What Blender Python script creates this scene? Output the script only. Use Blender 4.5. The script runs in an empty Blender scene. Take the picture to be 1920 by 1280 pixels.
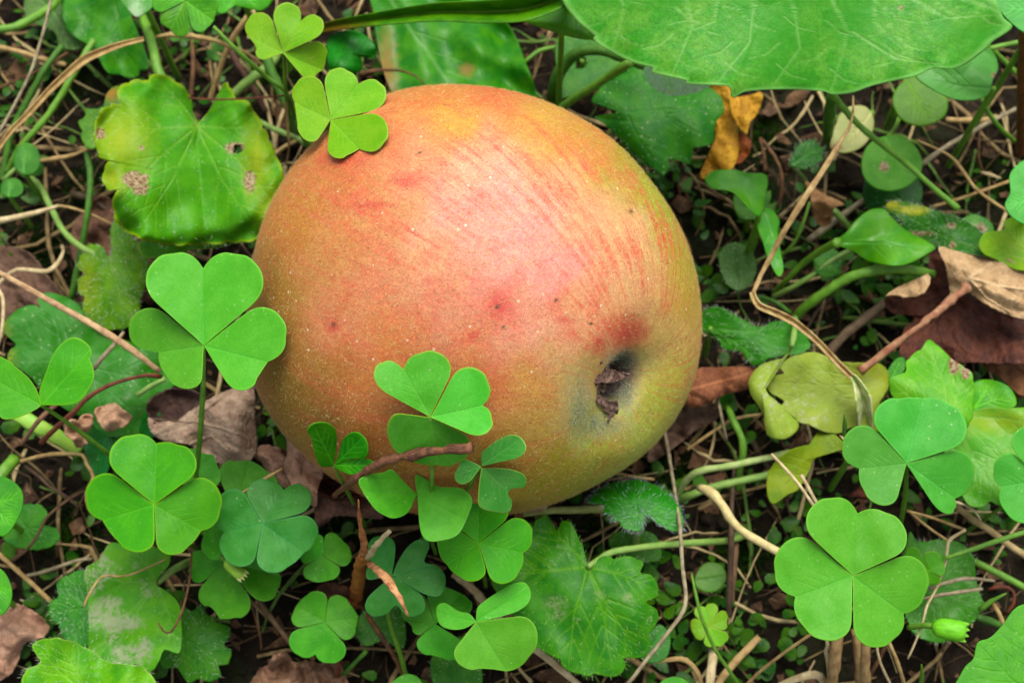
import bpy, math, random
import numpy as np
from mathutils import Vector
rng = np.random.default_rng(7); random.seed(7)
S = bpy.context.scene
# ------------------------------------------------------------------ camera
PITCH = math.radians(18); FPX = 50/36*1920
FWD = np.array([0, math.sin(PITCH), -math.cos(PITCH)]); RGT = np.array([1., 0, 0]); UP = np.array([0, math.cos(PITCH), math.sin(PITCH)])
APPLE_C = np.array([0, 0, .0375]); APPLE_R = .0389; APX = (903, 568)
def ray(px, py):
    px = np.asarray(px, float); py = np.asarray(py, float)
    return FWD + RGT*((px-960)/FPX)[..., None] + UP*((640-py)/FPX)[..., None]
_r = ray(*APX); CAM = APPLE_C - _r/np.linalg.norm(_r)*.257
def P(px, py, h):                      # the point h millimetres above the ground seen at that place of the photograph
    r = ray(px, py); k = (np.asarray(h, float)*.001 - CAM[2])/r[..., 2]
    return CAM + r*k[..., None]
def to_px(V):
    d = V-CAM; z = d@FWD
    return 960+FPX*(d@RGT)/z, 640-FPX*(d@UP)/z
_RA = np.array([(6, 421), (18, 428), (31, 429), (45, 421), (53, 409), (65, 404), (72, 402), (90, 408), (107, 423), (125, 436), (146, 442), (153, 442), (161, 440), (170, 430), (184, 421), (199, 424), (215, 418), (225, 411), (245, 410), (265, 404), (284, 400), (303, 397), (325, 400), (340, 410)], float)
def apple_out(a):                      # the fruit's uneven outline: radius factor round the view axis (a clockwise from picture right)
    a = np.degrees(a) % 360; x = np.r_[_RA[:, 0]-360, _RA[:, 0], _RA[:, 0]+360]; y = np.tile(_RA[:, 1], 3); g = np.linspace(-360, 720, 1081)
    v = np.interp(g, x, y); v = np.convolve(np.pad(v, 12, 'edge'), np.hanning(25)/np.hanning(25).sum(), 'valid'); return np.interp(a, g, v)/410.
def apple_top(px, py):                # height (mm) of the apple's near side seen at a place, -99 beside it
    px, py = np.asarray(px, float), np.asarray(py, float); q = apple_out(np.arctan2(py-APX[1], px-APX[0])); px, py = APX[0]+(px-APX[0])/q, APX[1]+(py-APX[1])/q
    r = ray(px, py); r = r/np.linalg.norm(r, axis=-1)[..., None]; oc = CAM-APPLE_C; b = r@oc; disc = b*b-(oc@oc-(APPLE_R*1.015)**2)
    t = -b-np.sqrt(np.maximum(disc, 0)); return np.where(disc > 0, (CAM[2]+t*r[..., 2])*1000, -99.)
cd = bpy.data.cameras.new("camera"); cam = bpy.data.objects.new("camera", cd); S.collection.objects.link(cam)
cd.lens = 50; cd.sensor_width = 36; cd.clip_start = .005; cd.clip_end = 50
cam.location = CAM; cam.rotation_euler = (PITCH, 0, 0)
cd.dof.use_dof = True; cd.dof.focus_distance = .222; cd.dof.aperture_fstop = 28
S.camera = cam
# ------------------------------------------------------------------ light
SUN_EL, SUN_AZ = 66, 15               # azimuth measured clockwise from +Y (top of the picture)
w = bpy.data.worlds.new("World"); S.world = w; w.use_nodes = True
nt = w.node_tree; sk = nt.nodes.new("ShaderNodeTexSky"); sk.sky_type = 'NISHITA'; sk.sun_disc = False
sk.sun_elevation = math.radians(SUN_EL); sk.sun_rotation = math.radians(SUN_AZ); sk.dust_density = 4; sk.air_density = .8
hz = nt.nodes.new("ShaderNodeHueSaturation"); hz.inputs['Saturation'].default_value = .3   # a thin even cloud layer: little blue
nt.links.new(sk.outputs[0], hz.inputs['Color']); nt.links.new(hz.outputs[0], nt.nodes["Background"].inputs[0]); nt.nodes["Background"].inputs[1].default_value = .14
sl = bpy.data.lights.new("sun", 'SUN'); sl.energy = 1.7; sl.angle = math.radians(36); sl.color = (1, .95, .86)
so = bpy.data.objects.new("sun", sl); S.collection.objects.link(so)
e, a = math.radians(SUN_EL), math.radians(SUN_AZ)
so.rotation_euler = Vector((math.sin(a)*math.cos(e), math.cos(a)*math.cos(e), math.sin(e))).to_track_quat('Z', 'Y').to_euler()
S.view_settings.view_transform = 'Standard'; S.view_settings.look = 'None'; S.view_settings.exposure = .92; S.view_settings.gamma = 1
S.cycles.max_bounces = 7; S.cycles.transparent_max_bounces = 8

# ------------------------------------------------------------------ node helper
def lin(c):                            # 0-255 sRGB to linear
    return tuple(((x/255)/12.92 if x/255 <= .04045 else ((x/255+.055)/1.055)**2.4) for x in c)
class NT:
    def __init__(s, m):
        s.t = m.node_tree; s.n = s.t.nodes; s.l = s.t.links
    def node(s, ty, **kw):
        n = s.n.new(ty)
        for k, v in kw.items():
            if k.startswith('i_'):
                key = k[2:]; key = int(key) if key.isdigit() else key.replace('_', ' ')
                s.put(n.inputs[key], v)
            else: setattr(n, k, v)
        return n
    def put(s, sock, v):
        if isinstance(v, bpy.types.NodeSocket): s.l.new(v, sock)
        elif isinstance(v, tuple) and len(v) == 3 and sock.type == 'RGBA': sock.default_value = (*v, 1)
        else: sock.default_value = v
    def mix(s, f, a, b, blend='MIX'):
        n = s.n.new("ShaderNodeMix"); n.data_type = 'RGBA'; n.blend_type = blend
        s.put(n.inputs[0], f); s.put(n.inputs[6], a); s.put(n.inputs[7], b); return n.outputs[2]
    def math(s, op, a, b=0., c=None, clamp=False):
        n = s.n.new("ShaderNodeMath"); n.operation = op; n.use_clamp = clamp
        s.put(n.inputs[0], a); s.put(n.inputs[1], b)
        if c is not None: s.put(n.inputs[2], c)
        return n.outputs[0]
    def noise(s, vec, scale, detail=3., rough=.55, dist=0.):
        n = s.node("ShaderNodeTexNoise", i_Scale=scale, i_Detail=detail, i_Roughness=rough, i_Distortion=dist); s.l.new(vec, n.inputs['Vector']); return n.outputs[0]
    def vor(s, vec, scale, feature='F1'):
        n = s.node("ShaderNodeTexVoronoi", feature=feature, i_Scale=scale); s.l.new(vec, n.inputs['Vector']); return n.outputs['Distance']
    def ramp(s, v, lo, hi, a=0., b=1.):
        n = s.node("ShaderNodeMapRange", interpolation_type='SMOOTHSTEP'); s.l.new(v, n.inputs[0])
        n.inputs[1].default_value = lo; n.inputs[2].default_value = hi; n.inputs[3].default_value = a; n.inputs[4].default_value = b; return n.outputs[0]
    def attr(s, name, kind='Fac'):
        n = s.n.new("ShaderNodeAttribute"); n.attribute_name = name; return n.outputs[kind]
    def mm(s, stretch=None):            # object coordinates in millimetres
        tc = s.n.new("ShaderNodeTexCoord"); v = s.n.new("ShaderNodeVectorMath"); v.operation = 'MULTIPLY'
        s.l.new(tc.outputs['Object'], v.inputs[0]); v.inputs[1].default_value = stretch or (1000, 1000, 1000); return v.outputs[0]
    def bump(s, h, strength, dist_mm, prev=None):
        n = s.node("ShaderNodeBump", i_Strength=strength, i_Distance=dist_mm*.001); s.l.new(h, n.inputs['Height'])
        if prev is not None: s.l.new(prev, n.inputs['Normal'])
        return n.outputs[0]
def newmat(name):
    m = bpy.data.materials.new(name); m.use_nodes = True; m.node_tree.nodes.clear(); return m, NT(m)
_cache = {}
def leafmat(c1, c2=None, vein=None, tint=(190, 190, 60), rough=.42, trans=.22, pucker=.5, speck=0., cell=2.2, fine=1., blot=0., blotc=(150, 160, 120), edge=None, spec=.2):
    """green leaf: c1/c2 mottle, attribute vein / tint / spot / dead / edge"""
    key = ('leaf', c1, c2, vein, tint, rough, trans, pucker, speck, cell, fine, blot, blotc, edge, spec)
    if key in _cache: return _cache[key]
    m, n = newmat("leaf_green"); mm = n.mm()
    L = lambda c: tuple(max(.0025, x-o_)*k_ for x, o_, k_ in zip(lin(c), (.032, .03, .042), (.61, .60, .50)))     # reflectance behind an observed leaf colour, its sheen taken off
    c2 = c2 or tuple(x*.75 for x in c1)
    f = n.ramp(n.noise(mm, .28, 4.), .35, .65)
    col = n.mix(f, L(c1), L(c2))
    fn = n.ramp(n.noise(mm, 3.2 if fine < 1.7 else 1.7, 5., .75), .3, .7, *((.86, 1.1) if fine < 1.7 else (.72, 1.2)))
    col = n.mix(1., col, fn, 'MULTIPLY')
    tf = n.attr('tint')
    if blot: tf = n.math('MULTIPLY', tf, n.ramp(n.noise(mm, 1.3, 6., .8), .40, .54))
    col = n.mix(tf, col, L(tint))
    vn = n.attr('vein')
    col = n.mix(n.math('MULTIPLY', vn, .55), col, L(vein or tuple(min(255, x*1.25+18) for x in c1)))
    if edge: col = n.mix(n.attr('edge'), col, L(edge))
    if blot: col = n.mix(n.math('MULTIPLY', n.ramp(n.noise(mm, .9, 6., .75), .62-.1*blot, .70-.1*blot), n.ramp(n.noise(mm, .12, 2.), .5, .6)), col, L(blotc))
    if speck:
        sp = n.ramp(n.vor(mm, .75), .10, .17, speck, 0.)
        gate = n.ramp(n.noise(mm, .25, 2.), .45, .6)
        col = n.mix(n.math('MULTIPLY', sp, gate), col, L((205, 225, 190)))
    dn = n.ramp(n.noise(mm, 1.6, 4., .7), .35, .65)
    col = n.mix(n.attr('spot'), col, n.mix(dn, L((125, 85, 60)), L((205, 190, 165))))
    hs = n.node("ShaderNodeHueSaturation"); oi = n.node("ShaderNodeObjectInfo")
    n.l.new(n.math('MULTIPLY_ADD', oi.outputs['Random'], .016, .485), hs.inputs['Hue'])
    n.l.new(n.math('MULTIPLY_ADD', oi.outputs['Random'], .2, .9), hs.inputs['Value']); n.l.new(col, hs.inputs['Color']); col = hs.outputs[0]
    h = n.math('MULTIPLY', n.ramp(n.vor(mm, 1/cell, 'SMOOTH_F1'), .0, .7), -pucker)
    h = n.math('ADD', h, n.math('MULTIPLY', n.noise(mm, 2.5, 4., .65), .28*fine))
    h = n.math('ADD', h, n.math('MULTIPLY', vn, -.18*pucker))
    nb = n.bump(h, .6, .25)
    b = n.node("ShaderNodeBsdfPrincipled", i_Roughness=n.ramp(n.noise(mm, 2., 3.), .3, .7, rough-.07, rough+.1)); n.l.new(col, b.inputs['Base Color']); n.l.new(nb, b.inputs['Normal'])
    b.inputs['Specular IOR Level'].default_value = spec
    tr = n.node("ShaderNodeBsdfTranslucent"); n.l.new(n.mix(1., col, (1.25, 1.3, .5), 'MULTIPLY'), tr.inputs[0]); n.l.new(nb, tr.inputs['Normal'])
    mx = n.node("ShaderNodeMixShader"); mx.inputs[0].default_value = trans; n.l.new(b.outputs[0], mx.inputs[1]); n.l.new(tr.outputs[0], mx.inputs[2])
    o = n.node("ShaderNodeOutputMaterial"); n.l.new(mx.outputs[0], o.inputs[0]); _cache[key] = m; return m
def deadmat(c1, c2, c3=None, rough=.75, scale=.5, trans=.08, vein=None, bumpy=1., k=.76):
    key = ('dead', c1, c2, c3, rough, scale, trans, vein, bumpy)
    if key in _cache: return _cache[key]
    m, n = newmat("dead_leaf"); mm = n.mm(); L = lambda c: tuple(x*k*q_ for x, q_ in zip(lin(c), (1.1, 1.0, .82)))
    col = n.mix(n.ramp(n.noise(mm, scale, 6., .65), .35, .65), L(c1), L(c2))
    if c3: col = n.mix(n.ramp(n.noise(mm, scale*4, 5., .75), .5, .7), col, L(c3))
    col = n.mix(n.math('MULTIPLY', n.attr('tint'), 1.), col, L(c3 or c2))
    col = n.mix(n.math('MULTIPLY', n.attr('vein'), .6), col, L(vein or tuple(min(255, x*1.2+15) for x in c1)))
    col = n.mix(1., col, n.ramp(n.noise(mm, 5., 4., .7), .3, .7, .7, 1.2), 'MULTIPLY')
    h = n.math('ADD', n.noise(mm, .9, 6., .7), n.math('MULTIPLY', n.vor(mm, 1.1), .5))
    nb = n.bump(h, .9, .5*bumpy)
    b = n.node("ShaderNodeBsdfPrincipled", i_Roughness=rough); n.l.new(col, b.inputs['Base Color']); n.l.new(nb, b.inputs['Normal']); b.inputs['Specular IOR Level'].default_value = .3
    tr = n.node("ShaderNodeBsdfTranslucent"); n.l.new(col, tr.inputs[0])
    mx = n.node("ShaderNodeMixShader"); mx.inputs[0].default_value = trans; n.l.new(b.outputs[0], mx.inputs[1]); n.l.new(tr.outputs[0], mx.inputs[2])
    o = n.node("ShaderNodeOutputMaterial"); n.l.new(mx.outputs[0], o.inputs[0]); _cache[key] = m; return m
def stemmat(c1, c2, rough=.5, scale=.6, k=.72, spec=.25):
    key = ('stem', c1, c2, rough, scale, spec)
    if key in _cache: return _cache[key]
    m, n = newmat("stalk"); mm = n.mm(); L = lambda c: tuple(x*k*q_ for x, q_ in zip(lin(c), (1.03, 1.0, .78)))
    # 'along' runs along the stalk in mm, 'around' is its angle: fibres run lengthwise
    al, ar = n.attr('along'), n.attr('around')
    cv = n.node("ShaderNodeCombineXYZ"); n.l.new(n.math('MULTIPLY', al, .25), cv.inputs[0]); n.l.new(n.math('MULTIPLY', ar, 5.), cv.inputs[1])
    oi = n.node("ShaderNodeObjectInfo"); n.l.new(n.math('MULTIPLY', oi.outputs['Random'], 60.), cv.inputs[2])
    fib = n.noise(cv.outputs[0], 1.6, 5., .65)
    f = n.math('ADD', n.math('MULTIPLY', n.noise(mm, scale, 4., .6), .55), n.math('MULTIPLY', fib, .45))
    col = n.mix(n.ramp(f, .38, .62), L(c1), L(c2))
    nb = n.bump(fib, .7, .12)
    b = n.node("ShaderNodeBsdfPrincipled", i_Roughness=rough); n.l.new(col, b.inputs['Base Color']); n.l.new(nb, b.inputs['Normal']); b.inputs['Specular IOR Level'].default_value = spec
    o = n.node("ShaderNodeOutputMaterial"); n.l.new(b.outputs[0], o.inputs[0]); _cache[key] = m; return m

# ------------------------------------------------------------------ mesh helpers
def tagit(o, label=None, cat=None, group=None, kind=None):
    if label: o['label'] = label
    if cat: o['category'] = cat
    if group: o['group'] = group
    if kind: o['kind'] = kind
    return o
def mobj(name, V, F, mat, root=None, attrs=None, smooth=True, solid=0., loc=None):
    V = np.asarray(V, float)
    loc = np.array(root.location) if root is not None else (np.array(loc) if loc is not None else np.array([V[:, 0].mean(), V[:, 1].mean(), 0.]))
    me = bpy.data.meshes.new(name)
    if isinstance(F, np.ndarray):
        k = F.shape[1]; me.vertices.add(len(V)); me.vertices.foreach_set('co', (V-loc).ravel().astype(np.float32))
        me.loops.add(F.size); me.loops.foreach_set('vertex_index', F.ravel().astype(np.int32))
        me.polygons.add(len(F)); me.polygons.foreach_set('loop_start', np.arange(0, F.size, k, dtype=np.int32)); me.update(calc_edges=True)
    else: me.from_pydata([tuple(v) for v in V-loc], [], F)
    if smooth: me.polygons.foreach_set('use_smooth', [True]*len(me.polygons))
    for k, v in (attrs or {}).items():
        v = np.asarray(v, np.float32)
        if v.ndim == 2:
            at = me.attributes.new(k, 'FLOAT_COLOR', 'POINT'); at.data.foreach_set('color', np.c_[v, np.ones(len(v))].ravel().astype(np.float32))
        else:
            at = me.attributes.new(k, 'FLOAT', 'POINT'); at.data.foreach_set('value', v)
    me.materials.append(mat)
    o = bpy.data.objects.new(name, me); S.collection.objects.link(o)
    if root is not None: o.parent = root
    else: o.location = loc
    if solid:
        sm = o.modifiers.new('thickness', 'SOLIDIFY'); sm.thickness = solid*.001; sm.offset = -1
    return o
def thing(name, label, cat, loc, group=None):
    o = bpy.data.objects.new(name, None); S.collection.objects.link(o); o.empty_display_size = .005
    o.location = (loc[0], loc[1], loc[2]); return tagit(o, label, cat, group)

CR = {'A': (0, 0, 2.6667), 'B': (440, 0, 2.6667), 'C': (980, 0, 3.048), 'D': (1380, 0, 2.6667), 'E': (0, 400, 2.782), 'F': (0, 780, 2.5607),
      'G': (440, 640, 2.), 'H': (900, 780, 2.5604), 'I': (1280, 300, 2.286), 'J': (1380, 780, 2.5593), 'K': (900, 440, 2.782), 'X': (0, 0, 1.)}
def T(c, pts):                         # traced points of an enlargement to picture coordinates
    ox, oy, s = CR[c]; return [(ox+p[0]/s, oy+p[1]/s) + tuple(p[2:]) for p in pts]
def smooth_poly(pts, step=3., closed=True, tens=.5):
    p = [np.array(q[:2], float) for q in pts]; n = len(p); out = []
    for i in range(n if closed else n-1):
        a, b = p[i], p[(i+1) % n]; d = np.linalg.norm(b-a)
        if d < 1e-6: continue
        z = p[(i-1) % n] if (closed or i > 0) else a; c = p[(i+2) % n] if (closed or i+2 < n) else b
        k = max(2, int(d/step)); t = np.linspace(0, 1, k, endpoint=False)[:, None]
        m0, m1 = (b-z)*tens, (c-a)*tens
        lim = d*1.3
        for m in (m0, m1):
            L = np.linalg.norm(m)
            if L > lim: m *= lim/L
        out.append((2*t**3-3*t**2+1)*a+(t**3-2*t**2+t)*m0+(-2*t**3+3*t**2)*b+(t**3-t**2)*m1)
    if not closed: out.append(p[-1][None])
    return np.vstack(out)
def sines(x, y, scale, seed, n=5):
    r = np.random.default_rng(seed); z = 0
    for _ in range(n):
        a = r.uniform(0, 6.283); f = 6.283/scale*r.uniform(.5, 1.6); z = z+np.sin((x*np.cos(a)+y*np.sin(a))*f+r.uniform(0, 6.28))
    return z/n**.5
def seg_dist(X, Y, A, B):
    d = B-A; L = d@d+1e-9; t = np.clip(((X-A[0])*d[0]+(Y-A[1])*d[1])/L, 0, 1)
    return np.hypot(X-A[0]-t*d[0], Y-A[1]-t*d[1]), t
def vein_field(X, Y, lines):
    f = np.zeros_like(X)
    for pts, w0, w1 in lines:
        pts = [np.array(p[:2], float) for p in pts]; n = len(pts)-1
        for i in range(n):
            d, t = seg_dist(X, Y, pts[i], pts[i+1]); ww = w0+(w1-w0)*(i+t)/n
            f = np.maximum(f, np.exp(-(d/ww)**2)*(.55+.45*ww/max(w0, 2.)))
    return f
def auto_veins(org, tips, w=2.4, br=3, ang=38, curve=0.):
    lines = []; org = np.array(org, float)
    for k, tp in enumerate(tips):
        tp = np.array(tp[:2], float); d = tp-org; nrm = np.array([-d[1], d[0]]); mid = org+d*.5+nrm*curve*(1 if k % 2 else -1)
        lines.append(([org, mid, tp], w, w*.35))
        for j in range(br):
            t = .3+.55*(j+.5)/br; q = org+d*t; ln = (1-t)*.62+.12
            for s in (-1, 1):
                an = math.radians(ang)*s; c, sn = math.cos(an), math.sin(an); v = np.array([d[0]*c-d[1]*sn, d[0]*sn+d[1]*c])*ln
                lines.append(([q, q+v*.5, q+v*.9+d*.05], w*.55, w*.25))
    return lines
def patches(X, Y, spots, seed=1):
    f = np.zeros_like(X); wob = sines(X, Y, 14, seed)*.16+sines(X, Y, 6, seed+1)*.1
    for s in spots:
        x, y, r = s[:3]; r2 = s[3] if len(s) > 3 else r; soft = s[4] if len(s) > 4 else .25
        d = np.hypot((X-x)/r, (Y-y)/r2)+wob
        f = np.maximum(f, 1-np.clip((d-(1-soft))/(2*soft), 0, 1))
    return f
def blade(name, outline, h, mat, root=None, c=None, org=None, gx=0., gy=0., cup=0., wav=0., wsc=120, fold=None, veins=None, tips=None, vw=2.4,
          br=3, vdepth=.13, spots=(), tints=(), scal=None, solid=.22, curl=None, hf=None, seed=None, step=3., label=None, holes=(), vein_attr=True, label_part=None, curve=.04):
    """a leaf blade traced as an outline: a polar mesh of real height. h in mm; gx, gy mm per 100 px"""
    seed = seed if seed is not None else int(abs(outline[0][0]*7+outline[0][1]*13)) % 9973
    O = smooth_poly(outline, step)
    C0 = np.array(c[:2] if c is not None else O.mean(0), float)
    if scal:
        amp, per = scal[:2]; sd = np.r_[0, np.cumsum(np.linalg.norm(np.diff(np.vstack([O, O[:1]]), axis=0), axis=1))]
        nn = max(3, round(sd[-1]/per)); ph = sd[:-1]/sd[-1]*nn; ph = ph+.18*np.sin(ph*1.7+seed)
        g = np.abs(np.sin(np.pi*ph))**.55; d = O-C0; d /= np.linalg.norm(d, axis=1)[:, None]
        amp2 = amp*(.75+.35*np.sin(ph*2.1+seed))
        if len(scal) > 2: g = (ph % 1.)**1.3      # pointed teeth
        O = O+d*((g-.6)*amp2)[:, None]
    area = .5*np.sum(O[:, 0]*np.roll(O[:, 1], -1)-np.roll(O[:, 0], -1)*O[:, 1])
    if area > 0: O = O[::-1]
    an_ = np.unwrap(np.arctan2(O[:, 1]-C0[1], O[:, 0]-C0[0])); sg_ = 1 if an_[-1] > an_[0] else -1; an_ = an_*sg_    # keep it star-shaped
    i0 = int(np.argmin(an_)); mx_ = np.maximum.accumulate(an_); kp_ = np.r_[True, an_[1:] > mx_[:-1]+2e-4] & (an_ < an_[0]+2*np.pi-1e-3); O = O[kp_]
    n = len(O); R = np.linalg.norm(O-C0, axis=1).max(); nr = int(np.clip(R/(step*1.2), 4, 60))
    ts = np.linspace(0, 1, nr+1)[1:]; ts = ts**.9
    XY = np.vstack([C0[None]]+[C0+(O-C0)*t for t in ts]); tt = np.r_[0, np.repeat(ts, n)]
    X, Y = XY[:, 0], XY[:, 1]; og = np.array(org[:2] if org is not None else C0, float)
    Ro = np.linalg.norm(O-C0, axis=1); kk = max(3, n//14); Rs = np.mean([np.roll(Ro, q) for q in range(-kk, kk+1)], axis=0)
    th_ = tt*np.r_[1, np.tile(Ro/Rs, nr)]; th_ = np.clip(th_, 0, 1.15)
    H = h+gx*(X-C0[0])/100+gy*(Y-C0[1])/100+cup*th_**2+wav*sines(X, Y, wsc, seed)*(.35+.65*tt)
    if fold is not None:
        an = math.radians(fold[0]); H = H+fold[1]*np.abs((X-og[0])*math.sin(an)+(Y-og[1])*math.cos(an))/100
    if curl is not None: H = H+curl*np.clip((th_-.7)/.3, 0, 1)**2*(1+.5*sines(X, Y, 60, seed+3))
    if hf is not None: H = H+hf(X, Y, th_)
    vl = list(veins or [])
    if tips: vl += auto_veins(og, tips, vw, br, curve=curve)
    vf = vein_field(X, Y, vl) if vl else np.zeros_like(X)
    H = H-vdepth*vf
    at = {'vein': np.clip(vf, 0, 1), 'edge': np.clip((tt-.955)/.03, 0, 1)}
    at['spot'] = patches(X, Y, spots, seed) if len(spots) else np.zeros_like(X)
    at['tint'] = patches(X, Y, tints, seed+5) if len(tints) else np.zeros_like(X)
    V = P(X, Y, H)
    i = np.arange(n); j = (i+1) % n
    F = [(0, 1+int(a), 1+int(b)) for a, b in zip(i, j)]
    for k in range(nr-1):
        o0, o1 = 1+k*n, 1+(k+1)*n; F += list(zip((o0+i).tolist(), (o1+i).tolist(), (o1+j).tolist(), (o0+j).tolist()))
    if holes:
        bad = np.zeros(len(X), bool)
        for hx, hy, hr in holes: bad |= np.hypot(X-hx, Y-hy)+2*sines(X, Y, 12, seed) < hr
        F = [f for f in F if not any(bad[q] for q in f)]
    ob = mobj(name, V, F, mat, root, at, solid=solid)
    if label_part: ob['label'] = label_part
    ob_data[ob.name] = (V, O, C0, H, n)
    return ob
ob_data = {}
def tube(name, pts, r, mat, root=None, seg=8, flat=1., rough=0., end=None, seed=0, over=0):
    """pts (px, py, h mm), r half-width in px at each point (number or list); a tapered stalk"""
    if over: pts = [(p[0], p[1], max(p[2], float(apple_top(p[0], p[1]))+over)) for p in pts]
    P3 = P([p[0] for p in pts], [p[1] for p in pts], [p[2] for p in pts]); m = len(pts)
    rs = np.array(r if hasattr(r, '__len__') else [r]*m, float)
    dist = (P3-CAM)@FWD; rs = rs*dist/FPX
    # arc resample
    Q = []; RR = []
    for i in range(m-1):
        a, b = P3[i], P3[i+1]; z = P3[max(0, i-1)]; c = P3[min(m-1, i+2)]; k = max(2, min(14, int(np.linalg.norm(b-a)/.0011)))
        t = np.linspace(0, 1, k, endpoint=False)[:, None]; m0, m1 = (b-z)*.5, (c-a)*.5
        Q.append((2*t**3-3*t**2+1)*a+(t**3-2*t**2+t)*m0+(-2*t**3+3*t**2)*b+(t**3-t**2)*m1); RR.append(rs[i]+(rs[i+1]-rs[i])*t[:, 0])
    Q = np.vstack(Q+[P3[-1:]]); RR = np.r_[np.concatenate(RR), rs[-1]]
    N = len(Q); tg = np.gradient(Q, axis=0); tg /= np.linalg.norm(tg, axis=1)[:, None]+1e-12
    ref = CAM-Q; ref /= np.linalg.norm(ref, axis=1)[:, None]
    s = np.cross(tg, ref); s /= np.linalg.norm(s, axis=1)[:, None]+1e-9; u = np.cross(s, tg)
    if rough:
        g = np.random.default_rng(seed+abs(int(pts[0][0]))); RR = RR*(1+rough*g.normal(0, 1, N).clip(-1.5, 1.5))
        Q = Q+g.normal(0, 1, (N, 3))*RR[:, None]*rough*.6
    an = np.linspace(0, 2*np.pi, seg, endpoint=False)
    V = (Q[:, None]+s[:, None]*(np.cos(an)*1.)[None, :, None]*RR[:, None, None]+u[:, None]*(np.sin(an)*flat)[None, :, None]*RR[:, None, None]).reshape(-1, 3)
    al = np.r_[0, np.cumsum(np.linalg.norm(np.diff(Q, axis=0), axis=1))]*1000
    F = []
    for k in range(N-1):
        for q in range(seg): F.append((k*seg+q, k*seg+(q+1) % seg, (k+1)*seg+(q+1) % seg, (k+1)*seg+q))
    F.append(tuple(range(seg))[::-1]); F.append(tuple((N-1)*seg+q for q in range(seg)))
    F = [f[::-1] for f in F]
    return mobj(name, V, F, mat, root, {'along': np.repeat(al, seg), 'around': np.abs(np.tile(an, N)-np.pi)}, loc=None if root is not None else (V[0, 0], V[0, 1], 0))
def ribbon(name, pts, hw, mat, root=None, fold=.3, twist=0., solid=.2, tints=(), midrib=1.2, cross=8, wav=0.):
    """a long strap: pts (px,py,h), hw half-width px list"""
    A = smooth_poly([(p[0], p[1]) for p in pts], 4., closed=False); m = len(pts)
    # heights / widths by nearest arc parameter
    cum = np.r_[0, np.cumsum([math.hypot(pts[i+1][0]-pts[i][0], pts[i+1][1]-pts[i][1]) for i in range(m-1)])]
    ac = np.r_[0, np.cumsum(np.linalg.norm(np.diff(A, axis=0), axis=1))]; ac = ac/ac[-1]*cum[-1]
    H = np.interp(ac, cum, [p[2] for p in pts]); W = np.interp(ac, cum, hw if hasattr(hw, '__len__') else [hw]*m)
    tg = np.gradient(A, axis=0); tg /= np.linalg.norm(tg, axis=1)[:, None]+1e-9; nr = np.c_[-tg[:, 1], tg[:, 0]]
    v = np.linspace(-1, 1, cross+1); sc = .1
    X = (A[:, 0:1]+nr[:, 0:1]*v*W[:, None]).ravel(); Y = (A[:, 1:2]+nr[:, 1:2]*v*W[:, None]).ravel()
    HH = (H[:, None]+(np.abs(v)*fold+v*twist)*W[:, None]*sc+wav*sines(A[:, 0], A[:, 1], 50, 3)[:, None]*v).ravel()
    c = cross+1; N = len(A); F = []
    for k in range(N-1):
        for q in range(cross): F.append((k*c+q, k*c+q+1, (k+1)*c+q+1, (k+1)*c+q))
    V = P(X, Y, HH)
    vv = np.tile(v, N); at = {'vein': np.exp(-(vv*np.repeat(W, c)/midrib)**2) if midrib else np.zeros(len(X)), 'tint': patches(X, Y, tints) if len(tints) else np.zeros(len(X)),
        'spot': np.zeros(len(X)), 'edge': np.clip((np.abs(vv)-.8)/.2, 0, 1), 'along': np.repeat(ac*.1, c), 'around': vv+1}
    # make faces look up
    a, b, d = V[F[0][0]], V[F[0][1]], V[F[0][2]]
    if np.cross(b-a, d-a)[2] < 0: F = [f[::-1] for f in F]
    return mobj(name, V, F, mat, root, at, solid=solid, loc=None if root is not None else (V[0, 0], V[0, 1], 0))
def hair_mesh(name, base, nrm, length, width, mat, root, lay=.6, seed=0, dirv=None, curl=.5):
    g = np.random.default_rng(seed); N = len(base)
    t = np.cross(nrm, g.normal(0, 1, (N, 3))); t /= np.linalg.norm(t, axis=1)[:, None]+1e-9
    if dirv is not None: t = t*.5+dirv; t /= np.linalg.norm(t, axis=1)[:, None]+1e-9
    d = nrm*(1-lay)+t*lay; d /= np.linalg.norm(d, axis=1)[:, None]
    t2 = np.cross(nrm, t); L = length*g.uniform(.5, 1.2, N)[:, None]; s = np.cross(d, nrm+g.normal(0, .25, (N, 3))); s /= np.linalg.norm(s, axis=1)[:, None]+1e-9
    cur = t2*g.normal(0, curl, N)[:, None]
    p0 = base; p1 = base+d*L*.5+cur*L*.12; p2 = base+d*L+cur*L*.5
    V = np.stack([p0-s*width, p0+s*width, p1+s*width*.8, p1-s*width*.8, p2], 1).reshape(-1, 3)
    i = np.arange(N)*5
    F = np.vstack([np.c_[i, i+1, i+2], np.c_[i, i+2, i+3], np.c_[i+3, i+2, i+4]])
    o = mobj(name, V, F, mat, root, smooth=True); o['kind'] = 'stuff'; return o
def hairmat(c, k=.62, trans=.3):
    key = ('hair', c, trans)
    if key in _cache: return _cache[key]
    m, n = newmat("fuzz"); col = tuple(x*k for x in lin(c))
    b = n.node("ShaderNodeBsdfPrincipled", i_Roughness=.6); n.put(b.inputs['Base Color'], col)
    tr = n.node("ShaderNodeBsdfTranslucent"); n.put(tr.inputs[0], col)
    mx = n.node("ShaderNodeMixShader"); mx.inputs[0].default_value = trans; n.l.new(b.outputs[0], mx.inputs[1]); n.l.new(tr.outputs[0], mx.inputs[2])
    o = n.node("ShaderNodeOutputMaterial"); n.l.new(mx.outputs[0], o.inputs[0]); _cache[key] = m; return m
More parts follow.
